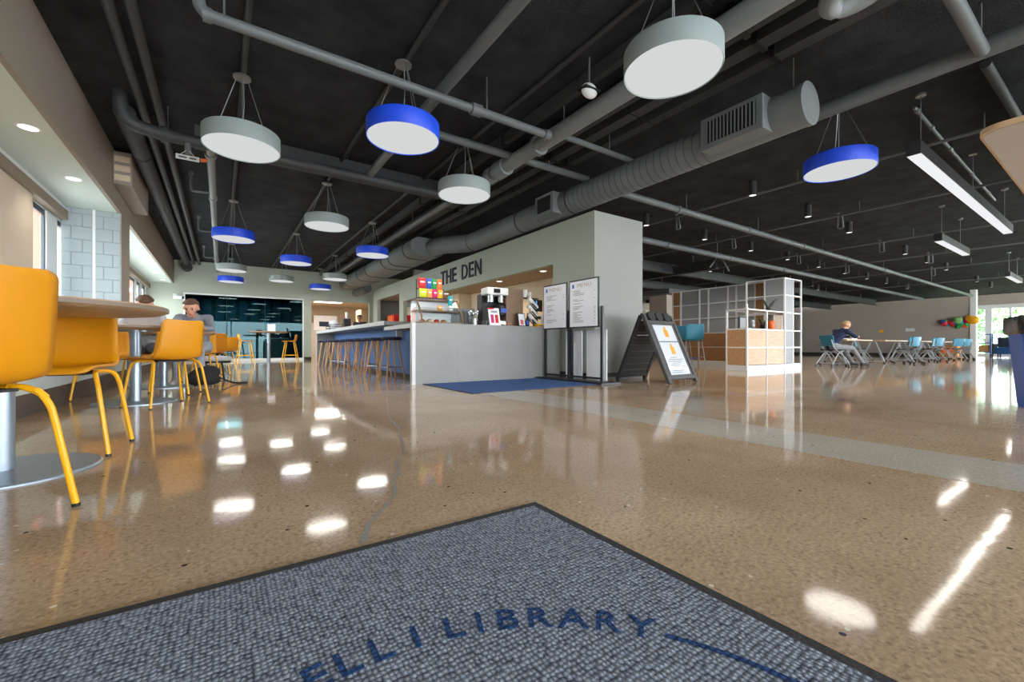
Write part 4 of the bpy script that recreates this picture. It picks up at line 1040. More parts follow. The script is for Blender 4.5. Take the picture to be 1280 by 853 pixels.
# toaster oven / small grey fridge behind
t = thing('toaster_oven', 'grey toaster oven behind the pastry case', 'oven', (3.42, 6.75, 0.0))
MB().box(-0.25,0.25,-0.2,0.2,0.88,1.2).build('body', 'duct', t, smooth=False, bevel=0.01)
for k in range(3): MB().box(-0.22+k*0.15,-0.10+k*0.15,-0.205,-0.2,0.93,1.15).build('door_panel', 'duct_dark', t, smooth=False)
MB().box(-0.24,0.24,-0.18,0.18,0.0,0.88).build('cabinet_base', 'laminate', t, smooth=False)
# cutlery jar
t = thing('cutlery_jar', 'clear glass jar of metal spoons beside the drinks sign', 'jar', (3.45, 6.22, CZ))
MB().lathe([(0.07,0),(0.085,0.01),(0.09,0.12),(0.085,0.125),(0.08,0.02)], n=24, capt=False).build('jar', 'case_glass', t)
for k in range(9):
    a = k*0.7; p = thing('spoon', 'metal spoon standing in the clear glass jar', 'spoon', (3.45+0.035*math.cos(a), 6.22+0.035*math.sin(a), CZ+0.012), 0, 'spoons in the jar')
    q = (0.04*math.cos(a), 0.04*math.sin(a), 0.17+0.02*(k % 3))
    MB().tube([(0,0,0), q], 0.004, 6).build('handle', 'steel_bright', p)
    MB().sphere((q[0],q[1],q[2]+0.02),0.022,10,6,(0.75,0.4,1.1)).build('bowl', 'steel_bright', p)
def card_sign(label, x, y, w_, h_, fm, rz=0.0, prints=(), tilt=-12):
    t = thing('counter_sign', label, 'sign', (x, y, CZ), rz)
    M = Matrix.Rotation(math.radians(tilt), 3, 'X')
    MB().obox((0,0.0,h_/2), (w_,0.012,h_), M).build('board', fm, t, smooth=False, bevel=0.003)
    for (a, b, c, d, mm) in prints:
        cc = M @ Vector((((a+b)/2)*w_, -0.0075, ((c+d)/2-0.5)*h_)) + Vector((0,0,h_/2))
        MB().obox(cc, ((b-a)*w_, 0.002, (d-c)*h_), M).build('print', mm, t, smooth=False)
    MB().obox((0,0.05,h_*0.3), (w_*0.3,0.006,h_*0.6), Matrix.Rotation(math.radians(14), 3, 'X')).build('easel_leg', 'black', t, smooth=False)
card_sign('white sign with two pink drinks on the service counter', 3.73, 6.02, 0.21, 0.30, 'paper', 0, ((-0.35,-0.08,0.15,0.62,'magenta'),(0.05,0.33,0.15,0.62,'red'),(-0.3,0.3,0.72,0.85,'print_grey'),(-0.5,0.02,0.92,1.0,'red')))
card_sign('small black framed print of an amber drink', 4.28, 6.02, 0.16, 0.24, 'menu_black', 0, ((-0.38,0.38,0.08,0.92,'paper'),(-0.2,0.2,0.15,0.5,'orange')))
# coffee machine
t = thing('coffee_machine', 'tall brown and steel coffee machine with white display', 'coffee machine', (4.10, 6.36, CZ), -0.12)
MB().box(-0.02,0.32,-0.2,0.28,0.0,0.66).build('cabinet', 'machine_brown', t, smooth=False, bevel=0.01)
MB().box(-0.36,-0.02,0.05,0.28,0.0,0.58).build('back_panel', 'black', t, smooth=False, bevel=0.008)
b = MB().box(-0.38,0.02,-0.22,0.06,0.54,0.665).build('head', 'cup_white', t, smooth=False, bevel=0.012)
MB().box(-0.26,-0.14,-0.226,-0.22,0.57,0.64).build('display', 'slot_black', b, smooth=False)
for x in (-0.27,-0.08):
    MB().cyl((x,-0.12,0.42),(x,-0.12,0.54),0.055,n=16).build('grinder', 'steel_bright', t)
MB().lathe([(0.09,0.20),(0.10,0.26),(0.10,0.36),(0.06,0.40)],(-0.08,-0.12,0),n=18).build('flask', 'black', t)
MB().box(-0.13,-0.02,-0.235,-0.22,0.24,0.31).build('label_plate', 'royal', t, smooth=False)
MB().box(-0.38,-0.02,-0.2,0.05,0.0,0.10).build('drip_tray', 'steel_bright', t, smooth=False, bevel=0.006)
for x in (-0.3,-0.2): MB().cyl((x,-0.10,0.36),(x,-0.20,0.33),0.016,n=8).build('portafilter', 'black', t)
# cup dispenser: three tilted stacks
t = thing('cup_dispenser', 'black rack holding tilted stacks of white cups', 'cup rack', (4.60, 6.20, CZ))
MB().box(-0.12,0.16,-0.06,0.10,0.0,0.02).build('foot', 'black', t, smooth=False, bevel=0.004)
MB().bar((0.14,0.06,0.02),(0.14,0.06,0.52),0.04).build('upright', 'black', t, smooth=False)
dv = Vector((-0.72,0,0.62)).normalized()
for k in range(3):
    p0 = Vector((0.15,-0.02,0.06+k*0.145))
    m = MB()
    for q in (-0.045, 0.045): m.bar(p0+Vector((0,q,-0.05)), p0+dv*0.20+Vector((0,q,-0.05)), 0.014)
    m.bar(p0+Vector((0.02,0,0.0)), p0+Vector((0.02,0,-0.05)), 0.10, 0.02)
    m.build('chute', 'black', t, smooth=False)
    c = thing('cup_stack', ['lowest tilted stack of white paper cups in the black rack', 'middle tilted stack of white paper cups in the black rack', 'topmost tilted stack of white paper cups in the black rack'][k], 'cups', (4.60+p0.x, 6.20+p0.y, CZ+p0.z))
    for j in range(6): MB().cyl(dv*(0.01+j*0.045), dv*(0.01+j*0.045+0.044), 0.034, 0.041, n=14).build('cup', 'cup_white', c)
t = thing('till_screen', 'dark till screen showing blue beside the menu boards', 'screen', (4.90, 6.40, CZ), 0.25)
MB().box(-0.16,0.16,-0.02,0.02,0.32,0.54).build('housing', 'black', t, smooth=False, bevel=0.01)
MB().box(-0.14,-0.02,-0.024,-0.02,0.35,0.51).build('display', 'screen_blue', t, smooth=False)
MB().cyl((0,0.0,0.018),(0,0.02,0.34),0.03,n=12).build('stem', 'black', t)
MB().box(-0.10,0.10,-0.07,0.07,0.001,0.02).build('foot', 'black', t, smooth=False)
t = thing('cup_shelf', 'narrow black shelf behind the till screen', 'shelf', (4.8, 6.52, CZ))
MB().box(-0.2,0.2,-0.06,0.07,0.56,0.575).build('board', 'black', t, smooth=False)
for x in (-0.19,0.19): MB().box(x-0.01,x+0.01,0.03,0.06,0.0,0.56).build('upright', 'black', t, smooth=False)
for k, (dx, h_) in enumerate(((0.0, 0.13), (0.10, 0.09))):
    c = thing('paper_cup', ['tall white cup on top of the till screen shelf', 'short white cup on the till screen shelf'][k], 'cup', (4.72+dx, 6.52, CZ+0.575))
    MB().lathe([(0.03,0),(0.04,h_),(0.043,h_)], n=16).build('body', 'cup_white', c); MB().lathe([(0.044,h_),(0.04,h_+0.015)], n=16).build('lid', 'paper', c)
t = thing('syrup_bottle', 'black pump bottle between coffee machine and cup rack', 'bottle', (4.44, 6.06, CZ))
MB().lathe([(0.032,0),(0.034,0.14),(0.015,0.18),(0.015,0.2)], n=16).build('body', 'sofa_dark', t); MB().tube([(0,0,0.2),(0,0,0.235),(0,-0.04,0.235)],0.007,8).build('pump', 'black', t)
MB().lathe([(0.035,0.04),(0.035,0.11)], n=16, capb=False, capt=False).build('label_band', 'royal', t)
for k, (x, y, a, b, c_, mm, lab) in enumerate(((4.66,6.02,0.14,0.1,0.06,'amber','yellow packet lying on the counter by the cup rack'), (4.88,6.08,0.16,0.14,0.22,'cup_white','white carton on the counter by the menu boards'), (4.02,6.02,0.1,0.06,0.05,'kraft','small brown bowl shaped box before the coffee machine'))):
    t = thing('carton', lab, 'carton', (x, y, CZ)); MB().box(-a/2,a/2,-b/2,b/2,0,c_).build('box', mm, t, smooth=False, bevel=0.008)
    MB().box(-a/2*0.8,a/2*0.8,-b/2*1.02,-b/2,c_*0.3,c_*0.6).build('print', 'ink', t, smooth=False)
t = thing('wall_notice', 'white paper notice on the pier inside the cafe', 'notice', (5.695, 11.5, 1.45))
MB().box(-0.005,0,-0.2,0.2,0,0.45).build('sheet', 'paper', t, smooth=False)
for k in range(5): MB().box(-0.007,-0.005,-0.15,0.12,0.06+k*0.075,0.08+k*0.075).build('print', 'print_grey', t, smooth=False)
t = thing('drinks_cooler', 'red framed drinks cooler glowing blue behind the left cafe opening', 'cooler', (5.72, 16.2, 0), PI/2)
MB().box(-0.35,0.35,-0.33,0.36,0,1.75).build('cabinet', 'red', t, smooth=False, bevel=0.02)
f = MB().box(-0.28,0.28,0.36,0.375,0.25,1.45).build('door', 'cooler_light', t, smooth=False)
for k in range(4): MB().box(-0.26,0.26,0.375,0.385,0.45+k*0.27,0.47+k*0.27).build('shelf', 'white_trim', f, smooth=False)
MB().box(-0.28,0.28,0.36,0.38,1.5,1.7).build('header', 'orange', t, smooth=False)
t = thing('office_chair', 'dark office chair back behind the side counter', 'chair', (3.35, 7.6, 0))
MB().sphere((0,0,0.98),0.17,16,12,(1,0.4,1.2)).build('backrest', 'black', t)
MB().lathe([(0.22,0.48),(0.24,0.52),(0.2,0.56)], n=24).build('seat', 'black', t); MB().cyl((0,0,0.1),(0,0,0.48),0.03,n=10).build('stem', 'steel_grey', t); MB().bar((0,-0.1,0.5),(0,-0.04,0.85),0.04).build('back_post','black',t)
for k in range(5):
    a = 2*PI*k/5; MB().bar((0,0,0.09),(0.26*math.cos(a),0.26*math.sin(a),0.04),0.04).build('leg', 'black', t); MB().cyl((0.26*math.cos(a),0.26*math.sin(a)-.012,0.025),(0.26*math.cos(a),0.26*math.sin(a)+.012,0.025),0.025,n=10).build('caster','black',t)
# far end of the stool counter
t = thing('wire_basket', 'black basket of white papers at the far counter end', 'basket', (2.62, 12.75, 0.97))
m = MB()
for s_ in (-1,1):
    for k in range(4): m.bar((s_*0.16,-0.22,0.01+k*0.06),(s_*0.16,0.22,0.01+k*0.06),0.012).bar((-0.16,s_*0.22,0.01+k*0.06),(0.16,s_*0.22,0.01+k*0.06),0.012)
for x, y in ((-.16,-.22),(.16,-.22),(-.16,.22),(.16,.22)): m.bar((x,y,0),(x,y,0.21),0.014)
m.build('wires', 'black', t, smooth=False)
MB().box(-0.15,0.15,-0.21,0.21,0.0,0.01).build('bottom', 'black', t, smooth=False)
for k in range(3):
    p = thing('paper_bundle', 'bundle of crumpled white papers in the black basket', 'papers', (2.62, 12.62+k*0.13, 0.985), 0.2*k, 'papers in the basket')
    q = MB().sphere((0,0,0.15),0.14,12,8,(0.9,0.45,1.05)); q.v = [(x+0.02*math.sin(20*z), y, z) for x,y,z in q.v]; q.build('sheets', 'paper', p)
t = thing('cup_tower', 'black holder with a stack of white cups at the far counter end', 'cup holder', (2.88, 12.4, 0.97))
MB().box(-0.09,0.09,-0.09,0.09,0,0.34).build('body', 'black', t, smooth=False, bevel=0.01)
MB().lathe([(0.035,0.34),(0.045,0.52)], n=14).build('cups', 'cup_white', t)
t = thing('office_poster', 'white noticeboard with dark picture on the office wall', 'poster', (4.4, 23.42, 1.35))
MB().box(-0.55,0.55,-0.02,0,0,0.75).build('board', 'paper', t, smooth=False); MB().box(-0.3,0.25,-0.024,-0.02,0.2,0.45).build('picture', 'navy', t, smooth=False)

# ================================================================== menu stand and A-frame
t = thing('menu_stand', 'black double menu stand with two white menus', 'menu stand', (4.6, 0, 0))
b = MB().box(-0.16,0.16,4.28,5.80,0.004,0.034).build('base_bar', 'menu_black', t, smooth=False, bevel=0.006)
for y in (4.30, 5.78): MB().box(-0.2,0.2,y-0.05 if y>5 else y-0.04,y+0.02 if y>5 else y+0.05,0,0.03).build('foot', 'menu_black', t, smooth=False, bevel=0.005)
for y, zt in ((5.755,1.12),(5.16,1.12),(5.09,1.12),(4.44,1.14)):
    MB().box(-0.015,0.015,y-0.025,y+0.025,0.03,zt).build('post', 'menu_black', t, smooth=False, bevel=0.003)
MB().box(-0.012,0.012,4.46,5.735,0.06,0.09).build('lower_rail', 'menu_black', t, smooth=False)
for y0, y1 in ((5.17,5.775),(4.475,5.115)):
    p = MB().box(-0.035,-0.012,y0,y1,0.83,1.575).build('poster_frame', 'menu_black', t, smooth=False, bevel=0.003)
    MB().box(-0.040,-0.035,y0+0.022,y1-0.022,0.852,1.553).build('sheet', 'paper', p, smooth=False)
    me = text_mesh('MENU', 0.085, 0.0003)
    xm = [v.co.x for v in me.vertices]; sc = 0.30/(max(xm)-min(xm))
    for v in me.vertices: v.co = Vector((-0.0412 - v.co.z, (y0+y1)/2 - 0.02 - v.co.x*sc, 1.455 + v.co.y))
    link('heading', me, 'print_tan', p, smooth=False)
    m = MB(); rnd = random.Random(int(y0*100))
    z = 1.40
    while z > 0.90:
        L = rnd.uniform(0.08, 0.26)
        if rnd.random() < 0.78:
            m.box(-0.0412,-0.040, y1-0.10-L, y1-0.10, z, z+0.008)
            if rnd.random() < 0.4: m.box(-0.0412,-0.040, y0+0.06, y0+0.09, z, z+0.008)
        z -= 0.022
    m.build('print_lines', 'print_grey', p, smooth=False)['kind'] = 'stuff'
    MB().box(-0.0412,-0.040,y1-0.12,y1-0.08,1.45,1.51).build('emblem', 'royal', p, smooth=False)
t = thing('foam_board', 'pair of pale boards leaning behind the menu stand', 'board', (4.78, 0, 0))
for y0, y1 in ((5.03,5.42),(4.50,4.93)):
    MB().box(0,0.012,y0+0.02,y1+0.02,0.012,0.80).build('sheet', 'paper', t, smooth=False)
MB().box(-0.01,0.02,4.5,5.46,0.0,0.012).build('ledge', 'menu_black', t, smooth=False)

t = thing('a_frame_sign', 'dark grey folding A frame sign with two plastic sleeved posters', 'sign', (5.70, 4.34, 0), 0.05)
def panel_M(sgn):
    """panel leaning to the apex; local z runs up the slope"""
    return Matrix.Rotation(sgn*math.atan2(0.44, 1.0), 3, 'X')
for sgn, nm in ((-1, 'front_panel'), (1, 'rear_panel')):
    M = Matrix.Rotation(sgn*0.415, 3, 'X')          # sgn -1 leans its foot towards -Y
    def L3(x, y, z): return Vector((0, sgn*0.475, 0)) + Matrix.Rotation(sgn*0.415, 3, 'X') @ Vector((x, y, z))
    def slab(name, x0, x1, z0, z1, d0, d1, mm, par, bev=0.004):
        m = MB(); m.add([L3(x, y, z) for z in (z0, z1) for x, y in ((x0,d0),(x1,d0),(x1,d1),(x0,d1))], [(0,3,2,1),(4,5,6,7),(0,1,5,4),(1,2,6,5),(2,3,7,6),(3,0,4,7)])
        return m.build(name, mm, par, smooth=False, bevel=bev)
    pn = slab(nm, -0.36, 0.36, 0.10, 1.02, -0.012, 0.012, 'sign_board' if sgn < 0 else 'sign_black', t)
    for x in (-0.385, 0.325): slab('side_rail', x, x+0.06, 0.0, 1.12, -0.026, 0.026, 'sign_board' if sgn < 0 else 'sign_black', pn)
    for z in (0.06, 0.98): slab('cross_rail', -0.36, 0.36, z, z+0.05, -0.024, 0.024, 'sign_board' if sgn < 0 else 'sign_black', pn)
    s_ = sgn
    if sgn < 0:
        for z0, z1 in ((0.13, 0.66), (0.675, 0.95)):
            sh = slab('poster_sleeve', -0.26, 0.25, z0, z1, -0.022, -0.0125, 'plastic_sheet', pn, 0.002)
            slab('bottle_print', -0.03, 0.07, z1-0.20, z1-0.08, -0.024, -0.0222, 'amber_print', sh, 0)
            slab('bottle_neck', -0.005, 0.045, z1-0.08, z1-0.03, -0.024, -0.0222, 'amber_print', sh, 0)
        for k in range(9):
            slab('print_line', -0.22+0.05*(k % 3), 0.05+0.05*(k % 4), 0.16+k*0.03, 0.168+k*0.03, -0.0235, -0.0222, 'ink', pn, 0)
        for x in (-0.20, 0.0, 0.20):
            m = MB(); m.cyl(L3(x,-0.035,1.10), L3(x,0.035,1.10), 0.085, n=18).build('handle_boss', 'sign_black', pn)
    else:
        for k in range(7): slab('letter_rail', -0.32, 0.32, 0.18+k*0.11, 0.192+k*0.11, -0.020, -0.012, 'sign_board', pn, 0)
MB().cyl((-0.38,0,1.035),(0.38,0,1.035),0.02,n=10).build('hinge_bar', 'sign_black', t)
MB().bar((-0.34,-0.17,0.72),(-0.34,0.17,0.72),0.012).bar((0.34,-0.17,0.72),(0.34,0.17,0.72),0.012).build('spreader', 'steel_bright', t, smooth=False)

# ================================================================== library side: white grid shelving
def frame_bars(parent, posts, rails, s=0.035):
    for (x, y, z0, z1) in posts: MB().box(x-s/2, x+s/2, y-s/2, y+s/2, z0, z1).build('post', 'white_metal', parent, smooth=False)
    for (p0, p1) in rails: MB().bar(p0, p1, s*0.8).build('rail', 'white_metal', parent, smooth=False)
t = thing('low_shelf_unit', 'low white framed shelf unit with oak panels on the corner', 'shelf unit', (9.5, 4.87, 0))
ZL = (0.13, 0.52, 0.93, 1.365)
posts = [(x, y, 0.0, 1.365) for x in (0, 0.87) for y in (0, 0.45)] + []
rails = []
for z in ZL[1:]:
    rails += [((0,0,z),(1.70,0,z)), ((0,0.45,z),(1.70,0.45,z)), ((0,0,z),(0,0.45,z))]
frame_bars(t, posts, rails)
MB().box(-0.015,1.71,-0.012,0.46,0.0,0.12).build('plinth', 'white_metal', t, smooth=False)
for k in range(2):
    for (a, b) in ((0.0,0.87),(0.87,1.72)):
        MB().box(a+0.02,b-0.02,-0.006,0.006,ZL[k]+0.005,ZL[k+1]-0.015).build('oak_panel', 'panel_oak', t, smooth=False)
    MB().box(-0.006,0.006,0.02,0.43,ZL[k]+0.005,ZL[k+1]-0.015).build('oak_panel', 'panel_oak', t, smooth=False)
MB().box(0.0,1.71,0.0,0.45,0.915,0.93).build('shelf_board', 'panel_oak', t, smooth=False)
MB().box(0.0,1.71,0.0,0.45,1.36,1.375).build('top_board', 'white_metal', t, smooth=False)
t = thing('tall_shelf_unit', 'tall white framed shelf tower with grey panels', 'shelf unit', (11.24, 4.87, 0))
ZT = (0.13, 0.52, 0.93, 1.365, 1.79, 2.20)
posts = [(x, y, 0.0, 2.2) for x in (0.0, 0.44, 0.88) for y in (0.0, 0.45)] + [(0.0, 0.9, 0, 2.2)]
rails = []
for z in ZT[1:]: rails += [((0,0,z),(0.88,0,z)), ((0,0.45,z),(0.88,0.45,z)), ((0,0,z),(0,0.9,z)), ((0.88,0,z),(0.88,0.45,z))]
frame_bars(t, posts, rails)
MB().box(-0.015,0.9,-0.012,0.46,0.0,0.12).build('plinth', 'white_metal', t, smooth=False)
for k in range(5):
    MB().box(0.02,0.42,-0.006,0.006,ZT[k]+0.005,ZT[k+1]-0.015).build('grey_panel', 'panel_grey', t, smooth=False)
    MB().box(0.46,0.86,0.444,0.456,ZT[k]+0.005,ZT[k+1]-0.015).build('oak_panel', 'panel_oak_dark', t, smooth=False)
    if k > 2: MB().box(-0.006,0.006,0.02,0.43,ZT[k]+0.005,ZT[k+1]-0.015).build('grey_panel', 'panel_grey', t, smooth=False)
    if k: MB().box(0.02,0.86,0.02,0.44,ZT[k]-0.005,ZT[k]+0.005).build('shelf_board', 'panel_oak_dark', t, smooth=False)
# long shelf wall running back
t = thing('shelf_wall', 'long white framed shelf wall with grey panels running back', 'shelf unit', (11.7, 5.5, 0))
yy = [0, 0.28, 0.96, 1.12, 1.66, 1.85, 2.62, 2.8]
posts = [(0, y, 0.0, 2.22) for y in (0, 0.28, 0.78, 1.02, 1.60, 1.88, 2.50, 2.78)]
rails = []
for z in (0.93, 1.365, 1.79, 2.22): rails += [((0,0,z),(0,2.78,z))]
frame_bars(t, posts, rails, 0.038)
zz = (0.93, 1.365, 1.79, 2.22)
pys = [0, 0.28, 0.78, 1.02, 1.60, 1.88, 2.50, 2.78]
for k in range(3):
    for j in range(7):
        oak = j in (0, 6)
        MB().box(0.02 if not oak else 0.0, 0.03, pys[j]+0.015, pys[j+1]-0.015, zz[k]+0.015, zz[k+1]-0.015).build('oak_panel' if oak else 'grey_panel', 'panel_oak_dark' if oak else 'panel_grey', t, smooth=False)
for k in range(2):
    for a, b in ((0.0,1.02),(1.02,1.88),(1.88,2.78)):
        MB().box(-0.02,0.03,a+0.015,b-0.015,0.13+k*0.40,0.52+k*0.40).build('cabinet_panel', 'panel_oak_dark', t, smooth=False)
MB().box(-0.03,0.03,0,2.78,0.0,0.12).build('plinth', 'white_metal', t, smooth=False)
t = thing('beige_partition', 'beige partition between cafe block and shelf wall', 'partition', (16.0, 13.2, 0), 0.0)
MB().box(-2.2,2.2,-0.05,0.05,0.0,2.2).build('panel', 'warm_wall', t, smooth=False)
MB().box(-2.25,2.25,-0.06,0.06,2.2,2.24).build('cap', 'white_trim', t, smooth=False)
# things on the shelves
def shelf_item(name, lab, x, y, z, parts):
    t = thing(name, lab, name.replace('_', ' ').split()[-1], (x, y, z))
    for nm, mb, mm in parts: mb.build(nm, mm, t)
shelf_item('fern_pot', 'dark leaved plant in a black pot on the oak shelf', 10.72, 5.1, 0.932, [('pot', MB().lathe([(0.06,0),(0.09,0.12),(0.08,0.12)], n=16), 'black'), ('leaves', MB().tube([(0,0,.1),(.1,0,.22),(.2,.02,.26)],[.03,.03,.008],6).tube([(0,0,.1),(-.1,.03,.24),(-.2,.02,.28)],[.03,.03,.008],6).tube([(0,0,.1),(0,-.1,.25),(.03,-.16,.3)],[.03,.03,.008],6), 'plant_dark')])
shelf_item('amber_vase', 'amber glass vase glowing on the oak shelf', 11.09, 5.1, 0.932, [('body', MB().lathe([(0.05,0),(0.08,0.08),(0.085,0.17),(0.07,0.23),(0.075,0.24)], n=18), 'orange'), ('foot', MB().lathe([(0.07,0.0),(0.07,0.01)], n=18), 'black')])
shelf_item('framed_picture', 'grey framed picture leaning on the oak shelf', 9.92, 5.18, 0.932, [('frame', MB().box(-0.16,0.16,-0.012,0.012,0,0.30), 'pipe_dark'), ('picture', MB().box(-0.13,0.13,-0.016,-0.012,0.03,0.27), 'panel_grey')])
shelf_item('small_bust', 'small pale figurine on the oak shelf', 10.22, 5.1, 0.932, [('base', MB().lathe([(0.05,0),(0.05,0.04),(0.03,0.05)], n=14), 'black'), ('figure', MB().lathe([(0.03,0.05),(0.05,0.10),(0.025,0.15),(0.04,0.19),(0.02,0.23)], n=14), 'hoodie_light')])
shelf_item('white_figurine', 'tiny white figurine on top of the low shelf unit', 9.9, 5.08, 1.376, [('body', MB().lathe([(0.035,0),(0.04,0.03),(0.02,0.08),(0.03,0.11),(0.01,0.14)], n=14), 'cup_white'), ('foot', MB().lathe([(0.045,0),(0.045,0.008)], n=14), 'paper')])
shelf_item('leafy_plant', 'spiky dark plant on top of the low shelf beside the tower', 10.95, 5.1, 1.376, [('pot', MB().lathe([(0.05,0),(0.07,0.1),(0.06,0.1)], n=16), 'black'), ('leaves', MB().tube([(0,0,.08),(.12,0,.2),(.28,.02,.16)],[.02,.025,.006],6).tube([(0,0,.08),(-.1,.03,.22),(-.22,.02,.3)],[.02,.025,.006],6).tube([(0,0,.08),(.05,-.1,.25),(.2,-.12,.32)],[.02,.025,.006],6), 'plant_dark')])

# ================================================================== teal chairs, stools, tables
def teal_shell(sw, back_z, seat_z):
    return [(0.20,seat_z-0.02,sw*0.7,0),(0.195,seat_z,sw*0.92,0),(0.05,seat_z,sw,0.01),(-0.12,seat_z-0.005,sw,0.02),(-0.18,seat_z+0.03,sw,0.03),(-0.205,seat_z+0.12,sw,0.03),(-0.225,back_z-0.06,sw,0.03),(-0.232,back_z,sw*0.95,0.028),(-0.234,back_z+0.01,sw*0.8,0.02)]
def teal_stool(label, x, y, dx, dy):
    t = thing('high_chair', label, 'high chair', (x, y, 0), facing(dx, dy))
    o = shell_mesh('shell', teal_shell(0.22, 1.08, 0.70)).build('shell', 'teal', t); sd = o.modifiers.new('thick','SOLIDIFY'); sd.thickness = 0.014; sd.offset = 0
    MB().box(-0.20,0.20,-0.15,0.17,0.67,0.69).build('seat_frame', 'black', t, smooth=False)
    for sx in (-1,1):
        MB().tube([(sx*0.25,0.24,0),(sx*0.19,0.13,0.68)],0.013,8).build('leg', 'chair_metal', t)
        MB().tube([(sx*0.25,-0.24,0),(sx*0.19,-0.13,0.68)],0.013,8).build('leg', 'chair_metal', t)
        MB().tube([(sx*0.225,0.2,0.28),(sx*0.225,-0.2,0.28)],0.01,8).build('stretcher', 'chair_metal', t)
    MB().tube([(-0.225,0.2,0.24),(0.225,0.2,0.24)],0.01,8).build('foot_rail', 'royal', t)
teal_stool('teal high chair right behind the A frame sign', 9.75, 6.35, 0.6, 0.8)
teal_stool('teal high chair just left of the other one at the shelf wall', 10.29, 7.03, 0.7, 0.7)
def nest_chair(label, x, y, dx, dy, group=None):
    t = thing('nesting_chair', label, 'chair', (x, y, 0), facing(dx, dy), group)
    o = shell_mesh('seat', [(0.21,0.43,0.15,0),(0.2,0.45,0.21,0),(0.0,0.445,0.22,0.01),(-0.18,0.45,0.2,0.015),(-0.19,0.452,0.15,0.015)]).build('seat', 'black', t); sd = o.modifiers.new('thick','SOLIDIFY'); sd.thickness = 0.02; sd.offset = 0
    o = shell_mesh('backrest', [(-0.19,0.56,0.15,0.02),(-0.192,0.57,0.2,0.03),(-0.215,0.68,0.22,0.035),(-0.235,0.82,0.215,0.035),(-0.238,0.835,0.16,0.03)]).build('backrest', 'teal', t); sd = o.modifiers.new('thick','SOLIDIFY'); sd.thickness = 0.016; sd.offset = 0
    for sx in (-1,1):
        MB().tube([(sx*0.25,0.26,0.06),(sx*0.22,0.10,0.30),(sx*0.20,-0.16,0.50),(sx*0.18,-0.22,0.72)],0.015,8,0.05).build('leg', 'chair_metal', t)
        MB().tube([(sx*0.25,-0.26,0.06),(sx*0.22,-0.05,0.36),(sx*0.20,0.14,0.43)],0.015,8,0.05).build('leg', 'chair_metal', t)
        for sy in (-1,1):
            MB().cyl((sx*0.25-0.014,sy*0.26,0.03),(sx*0.25+0.014,sy*0.26,0.03),0.03,n=10).build('caster', 'black', t)
    return t
n0 = nest_chair('teal backed nesting chair, first in the row along the study tables', 17.9, 4.15, 0.25, 0.97)
for k, (x, y, dx, dy, lab) in enumerate(((18.55,4.35,0.35,0.94,'teal backed nesting chair, second in the row along the study tables'), (20.9,4.2,0.3,0.95,'teal backed nesting chair, third in the row along the study tables'), (21.7,4.5,0.1,1,'teal backed nesting chair, fourth in the row along the study tables'), (23.6,4.15,0.6,0.8,'teal backed nesting chair, fifth in the row along the study tables'), (25.1,4.2,0.5,0.87,'teal backed nesting chair, sixth in the row along the study tables'), (25.9,4.35,0.4,0.9,'teal backed nesting chair, last in the row along the study tables'))):
    dup(n0, (x, y, 0), facing(dx, dy), lab)
dup(n0, (16.5, 5.75, 0), facing(0, -1), 'teal backed nesting chair on the far side of the first study table')
dup(n0, (19.6, 5.85, 0), facing(0.1, -1), 'teal backed nesting chair on the far side of the second study table')
dup(n0, (13.75, 4.75, 0), facing(0.9, -0.43), 'teal backed nesting chair under the person in navy hoodie')
for i, x in enumerate((15.35, 18.9, 21.9, 24.9)):
    t = thing('study_table', ['oak topped study table where the person in navy writes', 'oak topped study table next along with the first teal chairs', 'third oak topped study table along the row', 'last oak topped study table towards the cardboard box'][i], 'table', (x, 5.0, 0))
    w_ = 1.0 if i == 0 else 1.4
    MB().box(-w_,w_,-0.38,0.38,0.715,0.745).build('tabletop', 'table_oak', t, smooth=False, bevel=0.004)
    for sx in (-1,1):
        for sy in (-1,1):
            MB().bar((sx*(w_-0.15),sy*0.30,0.05),(sx*(w_-0.22),sy*0.04,0.715),0.05).build('leg', 'chair_metal', t, smooth=False)
        MB().bar((sx*(w_-0.15),-0.32,0.06),(sx*(w_-0.15),0.32,0.06),0.04).build('foot_bar', 'chair_metal', t, smooth=False)
        for sy in (-1,1): MB().cyl((sx*(w_-0.15)-0.014,sy*0.31,0.028),(sx*(w_-0.15)+0.014,sy*0.31,0.028),0.028,n=10).build('caster', 'black', t)
t = thing('open_book', 'open white book on the table before the person in navy', 'book', (15.1, 4.9, 0.746), 0.2)
MB().add([(-0.2,-0.14,0.012),(0,-0.14,0.03),(0,0.14,0.03),(-0.2,0.14,0.012),(0.2,-0.14,0.012),(0.2,0.14,0.012),(-0.2,-0.14,0),(-0.2,0.14,0),(0.2,-0.14,0),(0.2,0.14,0)],[(0,1,2,3),(1,4,5,2),(6,7,9,8),(6,0,3,7),(8,9,5,4)]).build('pages', 'paper', t, smooth=False)
t = thing('paper_stack', 'low stack of white papers further along the study table', 'papers', (16.0, 5.1, 0.746))
MB().box(-0.2,0.2,-0.14,0.14,0,0.05).build('sheets', 'paper', t, smooth=False)
t = thing('side_desk', 'small oak desk with grey A legs beside the shelf tower', 'desk', (13.4, 6.3, 0))
MB().box(-0.8,0.8,-0.35,0.35,0.715,0.745).build('top', 'table_oak', t, smooth=False, bevel=0.004)
for sx in (-0.6,0.6):
    for sy in (-1,1): MB().bar((sx,sy*0.32,0.0),(sx,sy*0.05,0.715),0.045).build('leg', 'pipe', t, smooth=False)
t = thing('desk_screen', 'dark monitor screen on the desk beside the shelf tower', 'monitor', (13.3, 6.35, 0.746), 0.2)
